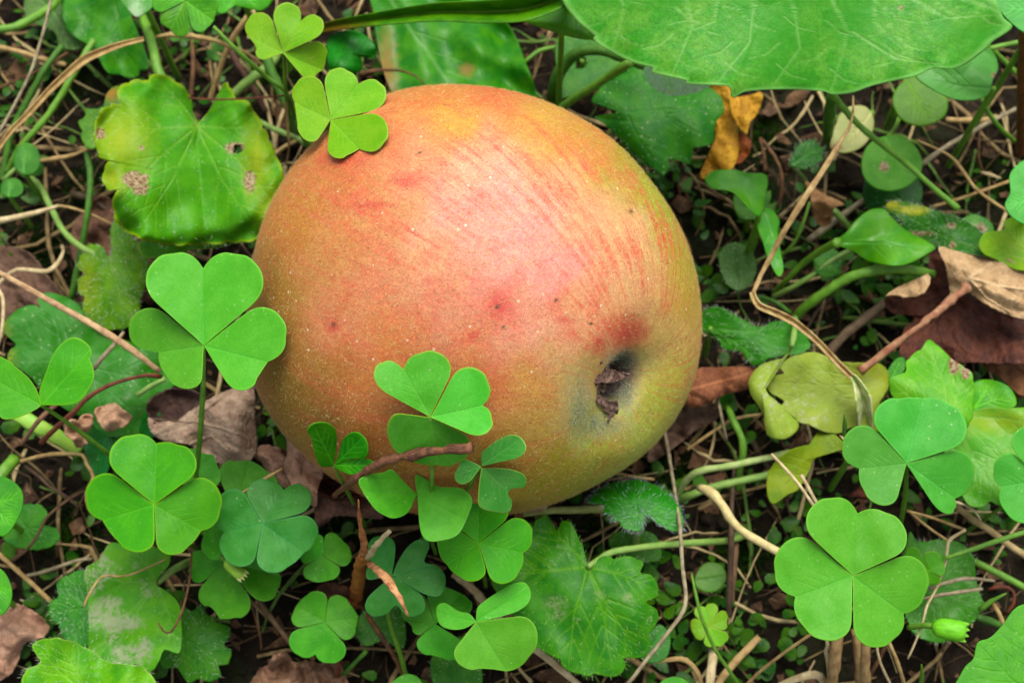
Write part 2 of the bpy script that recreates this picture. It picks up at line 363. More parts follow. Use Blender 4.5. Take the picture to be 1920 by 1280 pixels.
def leaf_hairs(ob, root, count, length=.9, width=.035, col=(225, 235, 205), rim=0, lay=.6, name='leaf_hairs'):
    V, O, C0, H, n = ob_data[ob.name]; g = np.random.default_rng(len(V))
    me = ob.data; N0 = np.empty(len(V)*3, np.float32); me.vertices.foreach_get('normal', N0); N0 = N0.reshape(-1, 3)
    idx = np.r_[g.integers(1, len(V), count), g.integers(len(V)-n, len(V), rim)] if rim else g.integers(1, len(V), count)
    nr = N0[idx].astype(float); out = V[idx]-V[0]; out /= np.linalg.norm(out, axis=1)[:, None]+1e-9
    if rim: nr[count:] = nr[count:]*.5+out[count:]
    # polar meshes are denser at the centre: thin those out
    keep = np.ones(len(idx), bool); rr = np.floor((idx-1)/n)/(len(V)/n); keep[:count] = g.uniform(0, 1, count) < rr[:count]*1.1
    base = V[idx]+g.normal(0, .00012, (len(idx), 3)); base = base[keep]; nr = nr[keep]; nr /= np.linalg.norm(nr, axis=1)[:, None]
    return hair_mesh(name, base, nr, length*.001, width*.001, hairmat(col), root if root is not None else ob, lay=lay, dirv=out[keep]*.8)
# ------------------------------------------------------------------ ground
def soilmat():
    m, n = newmat("soil"); mm = n.mm()
    col = n.mix(n.ramp(n.noise(mm, .12, 6., .7), .35, .65), (.009, .0065, .004), (.028, .020, .011))
    col = n.mix(n.ramp(n.noise(mm, 1.3, 5., .7), .55, .7), col, (.048, .036, .024))
    col = n.mix(n.math('MULTIPLY', n.ramp(n.noise(mm, .05, 3.), .52, .62), n.ramp(n.noise(mm, 1.5, 5.), .4, .6)), col, (.012, .022, .004))
    nb = n.bump(n.noise(mm, .8, 8., .72), 1., 1.6)
    b = n.node("ShaderNodeBsdfPrincipled", i_Roughness=.9); n.l.new(col, b.inputs['Base Color']); n.l.new(nb, b.inputs['Normal']); b.inputs['Specular IOR Level'].default_value = .12
    o = n.node("ShaderNodeOutputMaterial"); n.l.new(b.outputs[0], o.inputs[0]); return m
SOIL = soilmat()
xs = np.r_[-8, -3, -1, -.5, -.25, np.linspace(-.15, .15, 260), .25, .5, 1, 3, 8]; Nx = len(xs)
GX, GY = np.meshgrid(xs, xs); gx_, gy_ = GX.ravel(), GY.ravel()
def ground_z(x, y):
    z = .0012*sines(x, y, .03, 1)+.0007*sines(x, y, .011, 2)+.0006*sines(x, y, .0045, 4, 7)-.0015
    r = np.hypot(x, y); return np.where(r < .2, z, z*0-.002)-.0032*np.exp(-(np.hypot(x, y)/.02)**2)
gi = np.arange(Nx-1); A_, B_ = np.meshgrid(gi, gi); q = (B_*Nx+A_).ravel()
tagit(mobj("ground", np.c_[gx_, gy_, ground_z(gx_, gy_)], np.c_[q, q+1, q+Nx+1, q+Nx], SOIL, loc=(0, 0, 0)), kind='structure')

# soil crumbs
def crumbs():
    g = np.random.default_rng(3); N = 5200; x = g.uniform(-.125, .125, N); y = g.uniform(-.11, .12, N); r = g.gamma(2., .00035, N).clip(.0003, .0028)
    ico = np.array([(0, 0, 1), (.9, 0, .45), (.28, .85, .45), (-.72, .53, .45), (-.72, -.53, .45), (.28, -.85, .45), (.72, .53, -.45), (-.28, .85, -.45), (-.9, 0, -.45), (-.28, -.85, -.45), (.72, -.53, -.45), (0, 0, -1)])
    IF = np.array([(0,1,2),(0,2,3),(0,3,4),(0,4,5),(0,5,1),(1,6,2),(2,7,3),(3,8,4),(4,9,5),(5,10,1),(2,6,7),(3,7,8),(4,8,9),(5,9,10),(1,10,6),(11,7,6),(11,8,7),(11,9,8),(11,10,9),(11,6,10)])
    V = ico[None]*(1+g.normal(0, .25, (N, 12, 1)))*r[:, None, None]*np.array([1, 1, .7])+np.stack([x, y, ground_z(x, y)], 1)[:, None]
    F = (IF[None]+12*np.arange(N)[:, None, None]).reshape(-1, 3)
    o = mobj("soil_crumbs", V.reshape(-1, 3), F, SOIL, loc=(0, 0, 0)); tagit(o, "dark brown crumbs of earth between the plants", "soil", kind='stuff')
crumbs()
# thin litter: dry rootlets and bits of grass lying on the soil
def litter(name, N, seed, L, rad, cols, lab, cat, box=(-.12, .12, -.1, .115), zoff=.0008, lift=.002):
    g = np.random.default_rng(seed); allV, allF, al, ar = [], [], [], []; o = 0; M = 9; seg = 5; an = np.linspace(0, 2*np.pi, seg, endpoint=False)
    for k in range(N):
        x, y = g.uniform(box[0], box[1]), g.uniform(box[2], box[3]); th = g.uniform(0, 6.28); l = L*g.uniform(.35, 1.5); t = np.linspace(0, 1, M)
        bend = g.normal(0, .5); a_ = th+bend*t+.12*np.sin(t*g.uniform(4, 12)+g.uniform(0, 6))+(t > g.uniform(.3, 1.6))*g.normal(0, .6); px = x+np.cumsum(np.cos(a_))*l/M; py = y+np.cumsum(np.sin(a_))*l/M
        tilt = g.uniform(0, 1)*lift; pz = ground_z(px, py)+zoff*g.uniform(.5, 3)+tilt*np.sin(np.pi*t)
        Q = np.c_[px, py, pz]; tg = np.gradient(Q, axis=0); tg /= np.linalg.norm(tg, axis=1)[:, None]; s = np.cross(tg, [0, 0, 1.]); u = np.cross(s, tg)
        rr = rad*g.uniform(.4, 1.5)*(1-.5*t)*(1+.15*g.normal(0, 1, M)); fl = g.uniform(.3, 1)
        allV.append((Q[:, None]+s[:, None]*np.cos(an)[None, :, None]*rr[:, None, None]+u[:, None]*(np.sin(an)*fl)[None, :, None]*rr[:, None, None]).reshape(-1, 3))
        i, j = np.meshgrid(np.arange(M-1), np.arange(seg)); i = i.ravel(); j = j.ravel(); allF.append(np.c_[i*seg+(j+1) % seg, i*seg+j, (i+1)*seg+j, (i+1)*seg+(j+1) % seg]+o); o += M*seg
        al.append(np.repeat(t*l*1000, seg)+g.uniform(0, 500)); ar.append(np.tile(np.abs(an-np.pi), M))
    tagit(mobj(name, np.vstack(allV), np.vstack(allF), cols, loc=(0, 0, 0), attrs={'along': np.concatenate(al), 'around': np.concatenate(ar)}), lab, cat, kind='stuff')
litter("dry_rootlets", 620, 11, .018, .0002, stemmat((58, 44, 30), (100, 80, 56), .8), "tangle of thin brown rootlets on the dark soil", "rootlets")
litter("dry_grass_litter", 190, 12, .028, .00036, stemmat((84, 70, 48), (138, 118, 84), .7), "scattered bits of dry tan grass on the soil", "litter", lift=.004)
litter("grey_twig_litter", 80, 13, .020, .0006, stemmat((52, 42, 34), (90, 78, 64), .85), "small dark grey-brown twig bits on the soil", "litter")
litter("fine_grass_litter", 120, 14, .026, .0004, stemmat((60, 105, 35), (110, 140, 60), .6), "thin low green grass shoots between the plants", "grass", lift=.007)
litter("pale_straw_litter", 200, 15, .032, .00036, stemmat((170, 150, 112), (205, 188, 150), .7), "pale straight dry grass bits lying low between the plants", "litter", lift=.005)
litter("outer_straw_litter", 420, 16, .036, .0005, stemmat((110, 90, 62), (160, 138, 100), .7), "dry grass scattered on the ground further out", "litter", box=(-.27, .27, -.24, .27), lift=.004)
def undergrowth():                     # tiny dim seedlings and moss-like leaflets close to the soil
    g = np.random.default_rng(31); N = 2800; V = []; F = []; o = 0
    cx = g.uniform(-.12, .12, 80); cy = g.uniform(-.105, .12, 80)
    for k in range(N):
        q = g.integers(0, 80); x, y = cx[q]+g.normal(0, .007), cy[q]+g.normal(0, .006); r = g.uniform(.0006, .0022); a = g.uniform(0, 6.28); z = abs(g.normal(0, .0022))+.0008; m = 9
        t = np.linspace(0, 2*np.pi, m, endpoint=False); lx = r*np.cos(t); ly = r*.62*np.sin(t)*(1-.45*np.cos(t)); tx, ty = g.normal(0, .35, 2)
        X = x+lx*np.cos(a)-ly*np.sin(a); Y = y+lx*np.sin(a)+ly*np.cos(a); Zz = z+tx*lx+ty*ly+.15*r*np.cos(2*t); Zz = np.maximum(Zz, ground_z(X, Y)+.0002)
        V += [(x, y, z-.0001)]+list(zip(X, Y, Zz)); F += [(o, o+1+i, o+1+(i+1) % m) for i in range(m)]; o += m+1
    tagit(mobj("undergrowth", np.array(V), F, leafmat((86, 136, 40), (58, 104, 28), pucker=.2, trans=.2), loc=(0, 0, 0)), "tiny dim green seedlings close to the soil", "undergrowth", kind='stuff')
undergrowth()
def flakes():                          # broken bits of rotted leaf on the soil
    g = np.random.default_rng(41); N = 2600; V = []; F = []; o = 0
    for k in range(N):
        x, y = g.uniform(-.125, .125), g.uniform(-.105, .12); r = g.gamma(2.2, .0006); m = 7; t = np.sort(g.uniform(0, 6.28, m)); lx = r*np.cos(t)*g.uniform(.6, 1.2, m); ly = r*.7*np.sin(t)*g.uniform(.6, 1.2, m)
        a = g.uniform(0, 6.28); X = x+lx*np.cos(a)-ly*np.sin(a); Y = y+lx*np.sin(a)+ly*np.cos(a); tx, ty = g.normal(0, .3, 2); Zz = np.maximum(.0008+tx*lx+ty*ly+g.uniform(0, .0012), 0)+ground_z(X, Y)+.0003
        V += [(x, y, Zz.mean()+.2*r)]+list(zip(X, Y, Zz)); F += [(o, o+1+i, o+1+(i+1) % m) for i in range(m)]; o += m+1
    tagit(mobj("leaf_litter", np.array(V), F, deadmat((112, 84, 58), (62, 44, 32), (150, 122, 92), scale=.15), loc=(0, 0, 0), smooth=False), "broken flakes of rotted brown leaf on the soil", "litter", kind='stuff')
flakes()
# moss
def moss():
    g = np.random.default_rng(5); cs = [(60, 470), (180, 350), (640, 1010), (1330, 300), (1400, 380), (1250, 880), (90, 150), (430, 1010), (1640, 560), (130, 1000), (1380, 1040), (1420, 250), (1860, 330), (1750, 560), (520, 150), (1150, 1010)]
    B = []
    for (x, y) in cs:
        n = 900; rr = 48*np.sqrt(g.uniform(0, 1, n))*(1+.3*g.normal(0, 1, n)); a = g.uniform(0, 6.28, n); B.append(P(x+rr*np.cos(a)*1.3, y+rr*np.sin(a), 0.))
    B = np.vstack(B); B[:, 2] = ground_z(B[:, 0], B[:, 1]); N = np.tile([0, 0, 1.], (len(B), 1))+g.normal(0, .4, (len(B), 3)); N /= np.linalg.norm(N, axis=1)[:, None]
    o = hair_mesh("moss", B, N, .0022, .00013, leafmat((70, 100, 25), (45, 80, 15), trans=.2), None, lay=.35, seed=9); tagit(o, "low patches of dark green moss on the soil", "moss")
moss()

# ------------------------------------------------------------------ the apple
def build_apple():
    R = APPLE_R; lat = np.array([.869, -.495]); sn = math.sin(math.radians(51)); cs_ = math.cos(math.radians(51))
    ax = RGT*lat[0]*sn+UP*lat[1]*sn-FWD*cs_; ax /= np.linalg.norm(ax)
    e1 = np.cross(UP, ax); e1 /= np.linalg.norm(e1); e2 = np.cross(ax, e1)
    prof = np.array([(0, .715), (.04, .715), (.065, .73), (.085, .77), (.11, .83), (.15, .872), (.19, .89), (.27, .905), (.38, .90), (.52, .845), (.66, .745), (.79, .60), (.9, .41), (.975, .2), (1.0, -.02), (.985, -.24), (.92, -.47), (.80, -.66), (.62, -.79), (.44, -.83), (.28, -.79), (.16, -.68), (.06, -.55), (0, -.53)])
    pr = smooth_poly(prof*100, 1.2, closed=False)/100; M = len(pr); NA = 420
    ph = np.linspace(0, 2*np.pi, NA, endpoint=False); rho, z = pr[:, 0][:, None], pr[:, 1][:, None]
    th = np.arctan2(rho, z)
    rib = 1+.012*np.cos(5*ph+.6)[None]*np.sin(th)**2+.010*np.cos(2*ph+1.)[None]+.006*np.cos(3*ph)[None]
    lump = np.exp(-((rho-.26)/.12)**2)*(z > 0)*.004*np.cos(5*ph+.9)[None]
    X = rho*rib*np.cos(ph)[None]; Y = rho*rib*np.sin(ph)[None]; Z = z+lump+.006*np.cos(ph*1+2)[None]*rho
    pts = np.stack([X, Y, Z], -1).reshape(-1, 3)
    def shape(D):                      # the uneven outline is real: the whole fruit is wider there
        D = np.atleast_2d(D); vd = _r/np.linalg.norm(_r); al = D@vd; pr_ = D-al[:, None]*vd; q = apple_out(np.arctan2(-(pr_@UP), pr_@RGT)); rr = np.linalg.norm(pr_, axis=1)/R
        return APPLE_C+al[:, None]*vd+pr_*(1+(q-1)*np.clip(rr*1.6, 0, 1))[:, None]
    W = shape(R*(pts[:, :1]*e1+pts[:, 1:2]*e2+pts[:, 2:]*ax))
    E_ = shape(R*.8*ax); print("EYE at", to_px(E_), E_)
    i, j = np.meshgrid(np.arange(M-1), np.arange(NA)); i = i.ravel(); j = j.ravel(); F = np.c_[i*NA+j, (i+1)*NA+j, (i+1)*NA+(j+1) % NA, i*NA+(j+1) % NA]
    px, py = to_px(W)
    # skin colour: control points (picture place -> skin colour); the streaks and mottles are in the material
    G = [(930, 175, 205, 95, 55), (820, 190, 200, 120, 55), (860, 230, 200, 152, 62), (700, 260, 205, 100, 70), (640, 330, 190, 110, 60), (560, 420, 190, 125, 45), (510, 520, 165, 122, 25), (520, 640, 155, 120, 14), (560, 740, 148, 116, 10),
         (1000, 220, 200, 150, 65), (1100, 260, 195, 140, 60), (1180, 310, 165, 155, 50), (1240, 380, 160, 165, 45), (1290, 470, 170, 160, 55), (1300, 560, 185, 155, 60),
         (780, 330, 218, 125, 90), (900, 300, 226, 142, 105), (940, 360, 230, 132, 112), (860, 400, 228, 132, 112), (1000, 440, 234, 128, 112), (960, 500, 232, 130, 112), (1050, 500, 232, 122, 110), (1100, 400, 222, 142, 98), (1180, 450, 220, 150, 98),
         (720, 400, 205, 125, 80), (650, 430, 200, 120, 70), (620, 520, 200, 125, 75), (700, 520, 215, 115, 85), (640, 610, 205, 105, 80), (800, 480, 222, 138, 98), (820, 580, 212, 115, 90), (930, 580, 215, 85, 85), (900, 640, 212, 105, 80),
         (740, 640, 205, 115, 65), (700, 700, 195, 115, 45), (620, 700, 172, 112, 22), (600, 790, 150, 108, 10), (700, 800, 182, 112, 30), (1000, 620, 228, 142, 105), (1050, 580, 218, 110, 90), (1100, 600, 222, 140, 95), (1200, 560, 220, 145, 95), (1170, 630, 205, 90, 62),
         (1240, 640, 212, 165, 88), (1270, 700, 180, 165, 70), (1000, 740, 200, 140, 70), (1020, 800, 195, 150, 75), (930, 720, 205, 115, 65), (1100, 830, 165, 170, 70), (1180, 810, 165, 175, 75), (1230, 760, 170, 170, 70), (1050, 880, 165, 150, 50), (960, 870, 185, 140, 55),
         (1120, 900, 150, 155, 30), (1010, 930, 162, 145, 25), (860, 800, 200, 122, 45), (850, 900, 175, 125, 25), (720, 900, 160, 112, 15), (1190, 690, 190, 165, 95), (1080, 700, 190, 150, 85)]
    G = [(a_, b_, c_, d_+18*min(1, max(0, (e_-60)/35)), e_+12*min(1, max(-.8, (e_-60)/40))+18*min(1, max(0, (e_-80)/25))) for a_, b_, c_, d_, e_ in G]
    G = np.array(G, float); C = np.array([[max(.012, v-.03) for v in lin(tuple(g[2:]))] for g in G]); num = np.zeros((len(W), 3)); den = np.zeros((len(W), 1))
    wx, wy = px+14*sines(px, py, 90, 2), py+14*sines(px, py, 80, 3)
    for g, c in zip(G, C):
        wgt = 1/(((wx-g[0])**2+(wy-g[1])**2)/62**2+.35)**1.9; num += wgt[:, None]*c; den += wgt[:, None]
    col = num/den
    ph2 = np.tile(ph, M); thv = np.repeat(th.ravel(), NA)
    streak = np.stack([np.cos(ph2)*.5+.5, np.sin(ph2)*.5+.5, thv/np.pi], 1)
    rad = np.repeat(rho.ravel(), NA); zz = pts[:, 2]
    d = np.hypot(px-1115, (py-725)*.8); down = .62*patches(px, py, [(1084, 765, 22, 50, .95), (1115, 795, 50, 20, .95), (1165, 672, 22, 14, .8), (1172, 745, 16, 30, 1.)], 8)*(rad < .5)
    sz = patches(px, py, [(1200, 520, 120, 150, .9), (1010, 340, 170, 80, .9), (690, 385, 90, 40, .9), (1180, 615, 90, 55, .8), (760, 420, 90, 60, .9), (880, 290, 90, 50, .9), (1250, 440, 60, 90, .9)], 15)
    hollow = np.clip((.135-rad)/.04, 0, 1)*(zz > 0)
    bruise = patches(px, py, [(932, 572, 14, 20, .9), (625, 610, 11, 12, .9), (1060, 600, 12, 6, .9), (890, 630, 10, 8, .9), (1176, 622, 30, 22, .8), (700, 385, 30, 6, .9), (1125, 645, 8, 14, .7), (760, 340, 22, 12, .8), (640, 300, 36, 12, .8)], 3)
    pit = patches(px, py, [(932, 575, 4, 4, .3), (1043, 563, 4, 4, .3), (626, 610, 4, 4, .3), (1183, 397, 4, 4, .3), (786, 288, 3, 5, .3), (945, 614, 3, 3, .3), (1107, 606, 3, 3, .3)], 4)
    root = thing("apple", "large ripe yellow and red apple lying on its side in the weeds", "apple", (0, 0, 0))
    m, n = newmat("apple_skin"); mm = n.mm(); k = .68
    base = n.node("ShaderNodeVectorMath", operation='SCALE'); n.l.new(n.attr('skin', 'Color'), base.inputs[0]); base.inputs['Scale'].default_value = k
    c = base.outputs[0]
    sv = n.node("ShaderNodeVectorMath", operation='MULTIPLY'); n.l.new(n.attr('streak', 'Color'), sv.inputs[0]); sv.inputs[1].default_value = (56, 56, 4.)
    st = n.noise(sv.outputs[0], 1., 5., .65, .4); big = n.noise(mm, .09, 4., .6); mid = n.noise(mm, .35, 5., .65)
    red = n.math('MULTIPLY', n.math('MULTIPLY', n.ramp(n.math('ADD', n.math('MULTIPLY', st, .6), n.math('MULTIPLY', big, .4)), .47, .58), n.ramp(n.noise(mm, .8, 5., .75), .38, .62, .3, 1.)), n.math('MULTIPLY_ADD', n.attr('sz'), .6, .38))
    c = n.mix(red, c, tuple(x*k for x in lin((212, 66, 58))))
    c = n.mix(n.math('MULTIPLY', n.attr('warm'), .14), c, tuple(x*k for x in lin((224, 178, 118))))
    c = n.mix(n.math('MULTIPLY', n.math('MULTIPLY', n.ramp(n.noise(mm, .22, 6., .7), .47, .62), .46), n.attr('warm')), c, n.mix(1., c, (1.02, .60, .62), 'MULTIPLY'))
    yel = n.math('MULTIPLY', n.ramp(mid, .48, .66), .42); c = n.mix(yel, c, n.mix(1., c, (1.12, 1.38, 1.15), 'MULTIPLY'))
    c = n.mix(n.math('MULTIPLY', n.attr('bruise'), .7), c, tuple(x*k for x in lin((195, 40, 48))))
    net = n.ramp(n.noise(mm, 1.5, 5., .8, 1.5), .47, .58); c = n.mix(n.math('MULTIPLY', net, .8), c, n.mix(1., c, (1.28, 1.42, 1.35), 'MULTIPLY'))
    c = n.mix(n.math('MULTIPLY', net, .07), c, tuple(x*k for x in lin((240, 200, 130))))
    net2 = n.ramp(n.noise(mm, 2.2, 4., .75, 1.), .54, .64); c = n.mix(n.math('MULTIPLY', net2, .8), c, n.mix(1., c, (.68, .48, .38), 'MULTIPLY'))
    dots = n.math('MULTIPLY', n.ramp(n.vor(mm, .36), .06, .10, 1., 0.), n.ramp(n.noise(mm, .2, 2.), .36, .5)); c = n.mix(n.math('MULTIPLY', dots, .75), c, tuple(x*k for x in lin((250, 225, 190))))
    c = n.mix(n.math('MULTIPLY', n.attr('down'), n.ramp(n.noise(mm, 1.4, 5., .7), .3, .6, .45, 1.)), c, tuple(x*k for x in lin((182, 196, 142))))
    c = n.mix(n.attr('hollow'), c, n.mix(n.ramp(n.noise(mm, 1.6, 5., .7), .4, .6), (.03, .022, .02), (.12, .10, .085)))
    c = n.mix(n.attr('pit'), c, (.06, .03, .015))
    nb = n.bump(n.noise(mm, 1.1, 5., .7), .35, .25); nb = n.bump(n.noise(mm, 4.5, 3., .6), .4, .12, nb)
    b = n.node("ShaderNodeBsdfPrincipled", i_Roughness=.5); n.l.new(c, b.inputs['Base Color']); n.l.new(nb, b.inputs['Normal'])
    b.inputs['Specular IOR Level'].default_value = .26; b.inputs['Sheen Weight'].default_value = .05; b.inputs['Sheen Roughness'].default_value = .4; b.inputs['Sheen Tint'].default_value = (1, .85, .7, 1)
    b.inputs['Subsurface Weight'].default_value = .08; b.inputs['Subsurface Radius'].default_value = (1, .5, .2); b.inputs['Subsurface Scale'].default_value = .0012
    o = n.node("ShaderNodeOutputMaterial"); n.l.new(b.outputs[0], o.inputs[0])
    skin = mobj("skin", W, F, m, root, {'skin': col, 'streak': streak, 'down': down, 'hollow': hollow, 'bruise': bruise, 'pit': pit, 'sz': sz, 'warm': np.clip((col[:, 0]-col[:, 1]-.10)/.28, .04, 1)})
    # short fuzz all over the skin
    g = np.random.default_rng(21); nn = 50000; u = g.normal(0, 1, (nn, 3)); u /= np.linalg.norm(u, axis=1)[:, None]
    tu = np.arccos(np.clip(u[:, 2], -1, 1)); fi = np.interp(tu, th.ravel()[2:-2], np.arange(M)[2:-2]); ia = np.clip(fi.astype(int), 0, M-1); ja = (g.uniform(0, NA, nn)).astype(int)
    me = skin.data; N0 = np.empty(len(W)*3, np.float32); me.vertices.foreach_get('normal', N0); N0 = N0.reshape(-1, 3)
    ok = tu > .23; idx = (ia*NA+ja)[ok]; base = W[idx]+g.normal(0, .00022, (len(idx), 3)); nr = N0[idx].astype(float)
    base = base-nr*np.sum((base-W[idx])*nr, 1)[:, None]
    hair_mesh("fuzz", base, nr, .0008, .000027, hairmat((232, 198, 128), k=.66, trans=.2), root, lay=.74, seed=4, curl=1.4)
    # grey down round the eye
    sel = np.where((rad > .06) & (rad < .34) & (zz > 0) & (down > .03))[0]; w2_ = down[sel]**2.5; pk = g.choice(sel, 2600, p=w2_/w2_.sum())
    hair_mesh("eye_down", W[pk]+g.normal(0, .0002, (len(pk), 3)), N0[pk].astype(float), .0011, .00003, hairmat((206, 212, 168), k=.5, trans=.3), root, lay=.7, seed=6, curl=1.4)
    # dried sepals of the eye
    sm = deadmat((86, 62, 58), (140, 118, 110), (44, 32, 30), scale=1.6, bumpy=.6)
    eye = P  # noqa
    def frame(x, y, zc): return shape(R*(x*e1+y*e2+zc*ax))[0]
    def PL(outl, up):                  # height on a plane across the eye, 'up' mm proud of its floor
        q = np.array([p_[:2] for p_ in outl]).mean(0); return (52.2+1.9*up-.112*(q[0]-1144)-.084*(q[1]-702),)
    for outl, hh, g_, kw in ((T('K', [(560, 780), (575, 720), (600, 640), (640, 570), (678, 538), (720, 570), (735, 610), (700, 640), (668, 652), (660, 700), (640, 760), (600, 790)]), 0, 2.4, dict(wav=.6, wsc=24, cup=.8)),
            (T('K', [(590, 735), (615, 680), (665, 650), (672, 690), (700, 708), (750, 722), (806, 737), (806, 738), (750, 750), (690, 772), (630, 768)]), 0, 2.9, dict(wav=.5, wsc=20, cup=.6)),
            (T('K', [(548, 850), (570, 825), (605, 826), (650, 848), (690, 886), (712, 862), (722, 915), (706, 950), (680, 938), (640, 905), (600, 862), (572, 858)]), 0, 2.7, dict(wav=.5, wsc=20, cup=-.4)),
            (T('K', [(560, 780), (600, 760), (650, 765), (660, 800), (640, 830), (590, 825), (555, 812)]), 0, 1.9, dict(wav=.9, wsc=16)),
            (T('K', [(690, 930), (700, 940), (680, 960), (672, 985), (668, 975), (676, 950)]), 0, 3.5, dict())):
        blade("sepal", outl, *PL(outl, g_), sm, root, **{**dict(solid=.2, step=1.5, gx=-9.5, gy=-7.), **kw})
    # tuft of dried stamens in the eye
    Bs = np.array([frame(.045*math.cos(q)*g.uniform(.2, 1), .045*math.sin(q)*g.uniform(.2, 1), .79) for q in g.uniform(0, 6.28, 90)])
    hair_mesh("stamens", Bs, np.tile(ax, (90, 1)), .0034, .0001, deadmat((60, 46, 38), (95, 75, 60), scale=1.), root, lay=.35, seed=2)
def ANG0(e1, e2): return math.atan2(RGT@e2, RGT@e1)
build_apple()
# ------------------------------------------------------------------ plants: helpers
def below(px, py, h, ox=0, oy=0):      # the ground point under a place, as picture place
    W = P(px, py, h); W = np.array([W[0]+ox*.0001, W[1]-oy*.0001, 0.]); x, y = to_px(W); return (float(x), float(y), 0.)
def stalk_pts(px, py, h, bx=0, by=0, bow=0):
    b = below(px, py, h, bx, by); return [(px, py, h), (px*.66+b[0]*.34+bow, py*.66+b[1]*.34, h*.72), (px*.3+b[0]*.7+bow, py*.3+b[1]*.7, h*.35), b]
FAN = [(0, None), (4, .35), (9, .68), (15, .9), (22, .995), (30, 1.02), (38, .995), (45, .95), (51, .875), (55, .79), (57.2, .68), (57.5, .5), (57.5, .3), (56, .12)]   # degrees from the notch, radius: one half of a heart leaflet
GREENSTEM = stemmat((110, 165, 50), (85, 140, 40), .45, spec=.35)
PALESTEM = stemmat((140, 175, 95), (110, 155, 70), .5, spec=.35)
DKSTEM = stemmat((75, 130, 40), (55, 100, 30), .5)
STRAW = stemmat((196, 170, 122), (150, 120, 80), .6)
PALESTRAW = stemmat((225, 210, 180), (180, 158, 125), .55)
GREYSTRAW = stemmat((175, 165, 145), (125, 112, 95), .6)
BROWN = stemmat((125, 88, 58), (80, 55, 38), .65)
RED = stemmat((130, 70, 52), (85, 45, 38), .55)
def leaflets_raw(lf): return lf[6] if len(lf) > 6 else []
def RAW(crop, pts, sl=0, fo=1.6, dh=0):   # a leaflet traced point by point
    q = T(crop, pts); m = len(q)//2; ct = np.array([p[:2] for p in q]).mean(0); N = np.array(q[0][:2])+(ct-np.array(q[0][:2]))*1.8
    return (tuple(N), q[m-1][:2], q[m][:2], sl, fo, dh, [q[0]]+q)
